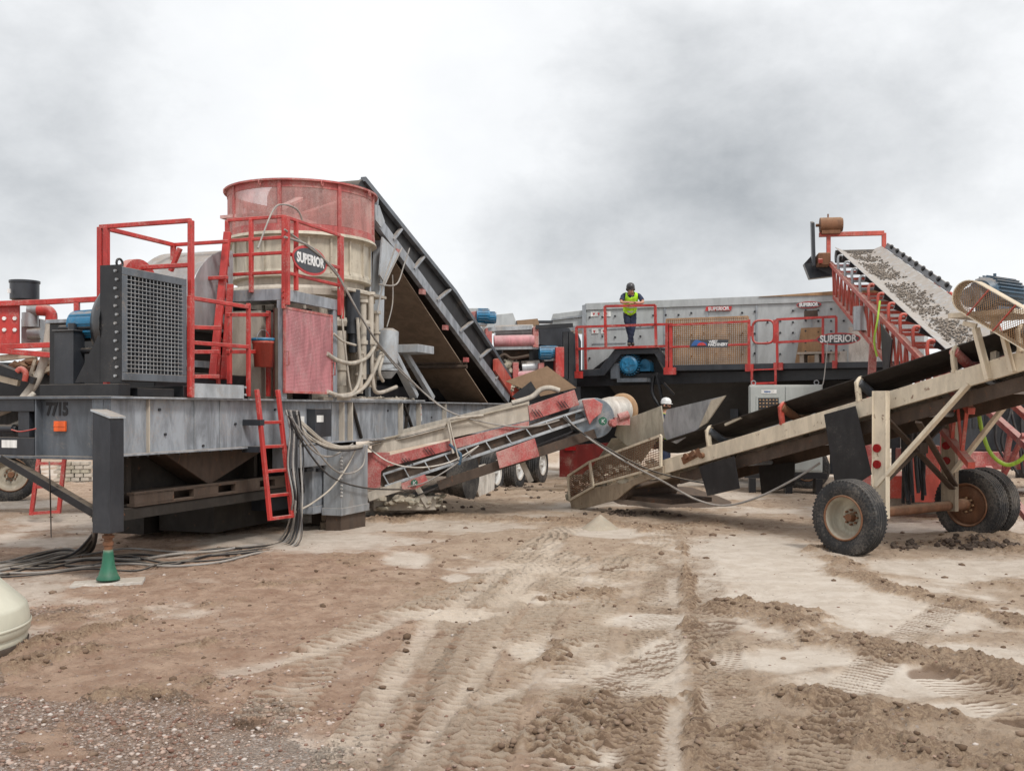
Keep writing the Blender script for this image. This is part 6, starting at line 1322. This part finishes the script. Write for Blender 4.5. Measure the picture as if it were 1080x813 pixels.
cable([dwp(594,440,-.05), dwp(606,450,-.1), dwp(625,465,-.15), bw(660,487), bw(700,508), bw(735,527,-.75), bw(765,533,-.7), bw(800,524,-.6), bw(838,505,-.4), bw(865,488,-.2)], .018, 'cable_grey', 'lower, longer cable stretched from the red conveyor head across the beige hopper', 'cable')
cable([dwp(594,439,-.1), dwp(612,455,-.15), bw(650,478,-.85), bw(684,495,-.85), bw(720,505,-.8), bw(742,509,-.7)], .014, 'cable_black', 'upper and shorter cable stretched from the red conveyor head across the beige hopper', 'cable')
def sw(x, y, z): return S.o+S.u*x+S.v*y+Vector((0,0,z))
cable([bw(1032,435,.9), bw(1036,455,.95), bw(1045,478,1.0), bw(1062,490,1.0), bw(1080,482,1.0), bw(1095,460,1.0)], .03, 'hose_yellow', 'bright yellow-green hose sagging beneath the beige conveyor at the right edge', 'hose', nm='hose')
cable([sw(3.0,.8,2.9), sw(3.0,.85,3.2), sw(2.95,.8,3.6), sw(3.0,.75,3.95)], .02, 'hose_yellow', 'thin yellow-green strap tied round the red lattice conveyor leg', 'strap', nm='strap')
# spoil lumps and track stones under the machines as real rocks
mb = MB()
for (px, py, n_, sx_, sy_) in ((1035,577,90,45,4),(450,534,60,60,6),(660,541,40,60,4),(960,577,30,25,4),(540,520,60,60,6)):
    for k in range(n_):
        g = G(rc.gauss(px, sx_*.5), min(600, max(508, rc.gauss(py, sy_*.5)))); r_ = rc.uniform(.012,.055); z = ground_z(g.x, g.y)+r_*.3
        mb.add([(g.x+p[0]*r_*rc.uniform(.7,1.4), g.y+p[1]*r_*rc.uniform(.7,1.4), z+p[2]*r_*rc.uniform(.5,1)) for p in ICO], ICF)
o = mb.build('earth_lumps', 'rusty_steel'); tag(o, 'dark lumps of broken earth heaped under the conveyors', 'earth', kind='stuff')

# distant earth berm closing the yard
mb = MB(); n = 160; rows = []
for k in range(n+1):
    a = -1.9+3.8*k/n; r0_ = 95+6*math.sin(a*7); hh_ = 2.6+1.3*math.sin(a*9+1)+.8*math.sin(a*23)+.4*math.sin(a*61)
    rows.append([(math.sin(a)*(r0_-9), math.cos(a)*(r0_-9), -.3), (math.sin(a)*(r0_-4), math.cos(a)*(r0_-4), hh_*.55), (math.sin(a)*r0_, math.cos(a)*r0_, hh_), (math.sin(a)*(r0_+6), math.cos(a)*(r0_+6), hh_*.6), (math.sin(a)*(r0_+14), math.cos(a)*(r0_+14), -.3)])
mb.add([v for r in rows for v in r], [(k*5+j, k*5+j+1, (k+1)*5+j+1, (k+1)*5+j) for k in range(n) for j in range(4)], True)
o = mb.build('earth_berm', 'chute'); tag(o, kind='structure')

# dark machine parked beyond the stacker at the right edge
F6 = Frame(10.2, 21.5, -8); pm_ = thing('parked_machine', F6, 'dark parked machine with a red sill and hanging hoses, behind the wheeled cart at right', 'machine')
mb = MB(); mb.box((-1.2,.0,1.0),(3.6,1.8,2.35)); mb.box((-.4,.3,2.35),(2.6,1.6,2.8)); mb.build('engine_hood', 'dark_steel', pm_, .03)
mb = MB()
for k in range(9): mb.box((-.9+.13*k,-.02,1.5),(-.83+.13*k,-.001,2.1))
mb.each('vent_slot', 'black_steel', pm_)
mb = MB(); mb.box((-1.4,-.12,.62),(3.8,1.9,1.0)); mb.build('sill', 'dusty_red', pm_, .02)
wheel(F6, 3.0, .1, .5, .3, pm_, 'rusty_steel', z=.48)
mb = MB(); mb.box((.9,-.3,.4),(1.15,-.1,2.9)); mb.box((1.7,-.25,.3),(1.85,-.1,2.7)); mb.each('mast', 'slate', pm_, .01)
rk = random.Random(31)
for k in range(6): x_ = .3+.1*k; mb = MB(); mb.tube(smooth_path([(x_,-.2,2.5),(x_+rk.uniform(-.1,.1),-.3,1.9),(x_+rk.uniform(-.2,.2),-.3,1.2),(x_+.2,-.25,.5+rk.random()*.3)],5),.03,7); mb.build('hose', 'cable_black', pm_)
F7 = Frame(*G(1092,505)[:2], 0, .0); wt = thing('white_drum', F7, 'pale white rounded tank showing just above the yellow-green hose at the right edge', 'tank')
mb = MB(); mb.lathe([(0,2.35),(.25,2.3),(.5,2.0),(.62,1.5),(.66,1.0),(.6,.7),(0,.6)],(0,0,0),n=30); mb.build('shell', 'white', wt)
mb = MB(); mb.lathe([(0,.65),(.5,.65),(.5,.0),(0,.0)],(0,0,0),n=20); mb.build('stand', 'dark_steel', wt)
# ================================================================== people
def skin(name, J, E, mat_, parent, root, sub=2, sc=1.0):
    names = list(J); me = bpy.data.meshes.new(name); me.from_pydata([J[n][0] for n in names], [(names.index(a), names.index(b)) for a, b in E], [])
    o = bpy.data.objects.new(name, me); COL.objects.link(o); me.materials.append(M[mat_])
    m = o.modifiers.new('skin', 'SKIN'); sv = me.skin_vertices[0].data
    for i, n in enumerate(names):
        r = J[n][1]; r = (r, r) if not isinstance(r, tuple) else r; sv[i].radius = (r[0]*sc, r[1]*sc); sv[i].use_root = (n == root)
    m.use_smooth_shade = True; s = o.modifiers.new('sub', 'SUBSURF'); s.levels = sub; s.render_levels = sub
    dg = bpy.context.evaluated_depsgraph_get(); me2 = bpy.data.meshes.new_from_object(o.evaluated_get(dg)); bpy.data.objects.remove(o)
    me2.name = name; me2.polygons.foreach_set('use_smooth', [True]*len(me2.polygons)); o = bpy.data.objects.new(name, me2); COL.objects.link(o)
    if not me2.materials: me2.materials.append(M[mat_])
    o.parent = parent; return o
def hand(J, E, wrist, dirv, side, tag_):
    """palm, four unequal bent fingers and a thumb from the side of the palm"""
    d = Vector(dirv).normalized(); w = Vector(J[wrist][0]); s = Vector(side).normalized(); dn = Vector((0,0,-1))
    pm = w+d*.075; J['palm'+tag_] = (pm, (.036,.022)); E.append((wrist, 'palm'+tag_))
    for k, (off, ln) in enumerate(((-.030,.062),(-.010,.074),(.011,.070),(.031,.052))):
        a = pm+s*off+d*.02; b = a+d*ln*.5; c = b+(d*.55+dn*.8).normalized()*ln*.5
        for nm, p, r in (('a',a,.0105),('b',b,.0095),('c',c,.008)): J['f%d%s%s' % (k,nm,tag_)] = (p, r)
        E.extend([('palm'+tag_, 'f%da%s' % (k,tag_)), ('f%da%s' % (k,tag_), 'f%db%s' % (k,tag_)), ('f%db%s' % (k,tag_), 'f%dc%s' % (k,tag_))])
    t0 = w+d*.035-s*.035; t1 = t0+(d-s*.8).normalized()*.035; t2 = t1+(d-s*.1+dn*.5).normalized()*.03
    J['t0'+tag_] = (t0,.013); J['t1'+tag_] = (t1,.011); J['t2'+tag_] = (t2,.009); E.extend([(wrist,'t0'+tag_),('t0'+tag_,'t1'+tag_),('t1'+tag_,'t2'+tag_)])
def person(fr, label, pose, helmet, nm='person'):
    """local -y is the way the chest faces; pose gives joint positions"""
    t = thing(nm, fr, label, 'person'); V = Vector; p = {k: V(v) for k, v in pose.items()}
    hd = p['head']; fd = V(p['gaze']).normalized()
    J = {'pel': (p['pel'], (.135,.10)), 'belly': (p['pel'].lerp(p['chest'],.45), (.135,.10)), 'chest': (p['chest'], (.165,.115)), 'neck': (p['neck'], .058), 'skull0': (hd-V((0,0,.06)), .068), 'skull': (hd, .088), 'crown': (hd+V((0,0,.06)), .075),
         'chin': (hd+fd*.055-V((0,0,.085)), .04), 'nose': (hd+fd*.105-V((0,0,.02)), .014)}
    E = [('pel','belly'),('belly','chest'),('chest','neck'),('neck','skull0'),('skull0','skull'),('skull','crown'),('skull0','chin'),('skull','nose')]
    for s in 'LR':
        J.update({'sh'+s: (p['sh'+s], .062), 'el'+s: (p['el'+s], .043), 'wr'+s: (p['wr'+s], .029), 'hip'+s: (p['hip'+s], .092), 'kn'+s: (p['kn'+s], .062), 'an'+s: (p['an'+s], .042), 'toe'+s: (p['an'+s].lerp(p['toe'+s],.55), .028)})
        E += [('chest','sh'+s),('sh'+s,'el'+s),('el'+s,'wr'+s),('pel','hip'+s),('hip'+s,'kn'+s),('kn'+s,'an'+s),('an'+s,'toe'+s)]
        d = (p['wr'+s]-p['el'+s]); hand(J, E, 'wr'+s, d, d.cross(V((0,0,1))), s)
    body = skin('body', J, E, 'skin', t, 'pel')
    # clothes: shells lifted off the body surface, chosen by the nearest bone and the place along it
    bones = [(e, J[e[0]][0], J[e[1]][0]) for e in E]; bm_ = body.data; vv = [v.co.copy() for v in bm_.vertices]; vn_ = [v.normal.copy() for v in bm_.vertices]; near = []
    for c in vv:
        best = None
        for e, p0, p1 in bones:
            d = p1-p0; tt = max(0, min(1, (c-p0).dot(d)/max(1e-9, d.length_squared))); r0 = J[e[0]][1]; r1 = J[e[1]][1]; r0 = max(r0) if isinstance(r0, tuple) else r0; r1 = max(r1) if isinstance(r1, tuple) else r1
            q = (c-(p0+d*tt)).length/(r0+(r1-r0)*tt)
            if best is None or q < best[0]: best = (q, e, tt)
        near.append(best)
    def cloth(nm, rule, off, mt, drop=0.0, wr=.004):
        keep = [rule(e, tt, c) for (q_, e, tt), c in zip(near, vv)]; mp = {}; m = MB()
        for f in bm_.polygons:
            if all(keep[i] for i in f.vertices):
                for i in f.vertices:
                    if i not in mp: mp[i] = len(m.v); c = vv[i]; m.v.append(tuple(c+vn_[i]*(off+wr*math.sin(c.z*55+c.x*30))))
                m.f.append(tuple(mp[i] for i in f.vertices)); m.sm.append(True)
        o = m.build(nm, mt, t); sd = o.modifiers.new('thick', 'SOLIDIFY'); sd.thickness = .006; sd.offset = -1; return o
    tor = lambda e: e in (('pel','belly'),('belly','chest')) or (e == ('chest','neck'))
    cloth('shirt', lambda e, tt, c: (tor(e) and not (e == ('chest','neck') and tt > .8)) or (e[0] == 'chest' and e[1][:2] == 'sh') or (e[0][:2] == 'sh' and tt < .78), .014, 'navy')
    cloth('trousers', lambda e, tt, c: (e == ('pel','belly') and tt < .25) or e[1][:3] == 'hip' or e[0][:3] == 'hip' or (e[0][:2] == 'kn' and tt < .97), .022, 'navy')
    for s in 'LR': cloth('boot', lambda e, tt, c: e == ('an'+s,'toe'+s) or (e == ('kn'+s,'an'+s) and tt > .8), .014, 'boot')
    a0 = J['pel'][0]+V((0,0,-.02)); a3 = p['sh'+'L'].lerp(p['shR'],.5); N = 24; xa = (p['shR']-p['shL']).normalized(); ax = (a3-a0)
    vo = cloth('vest', lambda e, tt, c: (tor(e) and not (e == ('chest','neck') and tt > .55)) or (e[0] == 'pel' and e[1][:3] == 'hip' and tt < .25) or (e[0] == 'chest' and e[1][:2] == 'sh' and tt < .9), .034, 'vest')
    mbb = MB()
    for tt in (.22, .46):
        c = a0+ax*tt; n_ = xa.cross(ax.normalized()).normalized(); u_ = ax.normalized()
        R1 = [[c+u_*h+xa*.186*math.cos(2*math.pi*k/N)+n_*.150*math.sin(2*math.pi*k/N) for k in range(N)] for h in (-.022,.022)]
        mbb.add(R1[0]+R1[1], [(k,(k+1) % N,N+(k+1) % N,N+k) for k in range(N)], True)
    mbb.each('reflective_band', 'vest_strip', vo)
    mbb = MB(); n_ = xa.cross(ax.normalized()).normalized(); n_ = n_ if n_.y < 0 else -n_
    for s_ in (-1, 1): mbb.bar(a0+ax*.45+xa*.10*s_+n_*.150, a0+ax*.93+xa*.10*s_+n_*.125, .04, .012, n_)
    mbb.each('brace_band', 'vest_strip', vo)
    mbb = MB(); mbb.prism([a0+ax*1.05+xa*.06+n_*.09, a0+ax*1.05-xa*.06+n_*.09, a0+ax*.68+n_*.166], n_*.006); mbb.build('open_collar', 'navy', vo)
    # helmet with brim, ear muffs, eyes, hair
    th = -math.asin(max(-1, min(1, fd.z))); up = V((0,0,1)).lerp(V((fd.x,fd.y,0)), .45 if fd.z < -.3 else .05).normalized()
    mh = MB(); c = hd+V((0,0,.035)); mh.lathe([(.0,.125),(.05,.118),(.09,.09),(.108,.045),(.110,.0),(.112,-.006),(.106,-.012)], c, up, 26)
    h2 = mh.build('helmet', helmet, t); mb2 = MB(); f2 = (fd-up*fd.dot(up)).normalized(); sd = f2.cross(up)
    mb2.prism([c+sd*.09+f2*.07, c+sd*.06+f2*.125, c+f2*.145, c-sd*.06+f2*.125, c-sd*.09+f2*.07], -up*.010); mb2.build('brim', helmet, h2)
    if helmet == 'helmet_dark':
        for s_ in (-1, 1): mb3 = MB(); mb3.cyl(hd+sd*.085*s_-up*.02-f2*.01, hd+sd*.118*s_-up*.02-f2*.01, .036, .03, n=16); mb3.build('ear_muff', 'helmet_dark', h2)
    mb4 = MB(); mb4.lathe([(.0,.02),(.094,.015),(.098,-.03),(.09,-.07),(.05,-.085)], hd-f2*.018, up, 20, math.pi*0, math.pi*2); hr = mb4.build('hair', 'hair', t); hr.scale = (1,1,1)
    for s_ in (-1, 1): mb5 = MB(); mb5.ball(hd+fd*.082+sd*.034*s_-V((0,0,-.004)), .011, 8); mb5.build('eye', 'letter_black', t); mb6 = MB(); mb6.ball(hd+sd*.09*s_-V((0,0,.01))-f2*.005, (.014,.02,.03), 8); mb6.build('ear', 'skin', t)
    mb7 = MB(); mb7.bar(hd+fd*.088-V((0,0,.068))+sd*.022, hd+fd*.088-V((0,0,.068))-sd*.022, .006, .008); mb7.build('mouth', 'dusty_red', t)
    return t
# worker leaning on the top rail of the screening plant
zp = P.Y(665,364.5,.3).z; xw = P.Y(664.5,364,.35).x; zr_ = P.Y(665,323,-.05).z-zp
wp = P.o+P.u*xw+P.v*.38; H = Frame(wp.x, wp.y, -24.9+26, zp-.03)
person(H, 'worker in a dark cap and yellow-green safety vest leaning on the red railing, head bowed', dict(
    pel=(0,.12,.90), chest=(-.01,-.12,1.24), neck=(-.02,-.22,1.40), head=(-.04,-.31,1.48), gaze=(-.12,-.75,-.65),
    shL=(-.20,-.14,1.34), shR=(.20,-.14,1.34), elL=(-.29,-.33,1.12), elR=(.29,-.33,1.12), wrL=(-.05,-.43,1.12), wrR=(.04,-.43,1.10),
    hipL=(-.085,.11,.85), hipR=(.085,.11,.85), knL=(-.03,.08,.48), knR=(.06,.04,.48), anL=(.06,.12,.08), anR=(-.02,.05,.08), toeL=(.10,-.02,.04), toeR=(-.06,-.12,.04)), 'helmet_dark')
# worker on the ground seen over the hopper
g2 = W.Y(701, 419, 20.6); H2 = Frame(g2.x, g2.y, 62, g2.z-1.86)
person(H2, 'worker in a white hard hat and yellow-green vest standing behind the beige hopper', dict(
    pel=(0,0,.96), chest=(0,.0,1.36), neck=(0,-.01,1.56), head=(0,-.03,1.70), gaze=(.0,-1,-.12),
    shL=(-.2,0,1.47), shR=(.2,0,1.47), elL=(-.26,-.02,1.18), elR=(.26,-.02,1.18), wrL=(-.2,-.24,1.12), wrR=(.2,-.24,1.12),
    hipL=(-.09,0,.92), hipR=(.09,0,.92), knL=(-.10,-.03,.50), knR=(.10,.0,.50), anL=(-.11,.03,.09), anR=(.12,.05,.09), toeL=(-.12,-.14,.04), toeR=(.14,-.12,.04)), 'helmet_white')
gz2 = W.Y(701, 419, 20.6).z-1.86
o = MB(); mh_ = MB(); mh_.lathe([(1.5,-.05),(1.1,gz2*.4),(.6,gz2*.95),(.35,gz2),(0,gz2)], (g2.x, g2.y, 0), n=30); o = mh_.build('earth_mound', 'rusty_steel'); tag(o, 'low mound of earth behind the beige hopper under the worker in the white hard hat', 'earth mound')
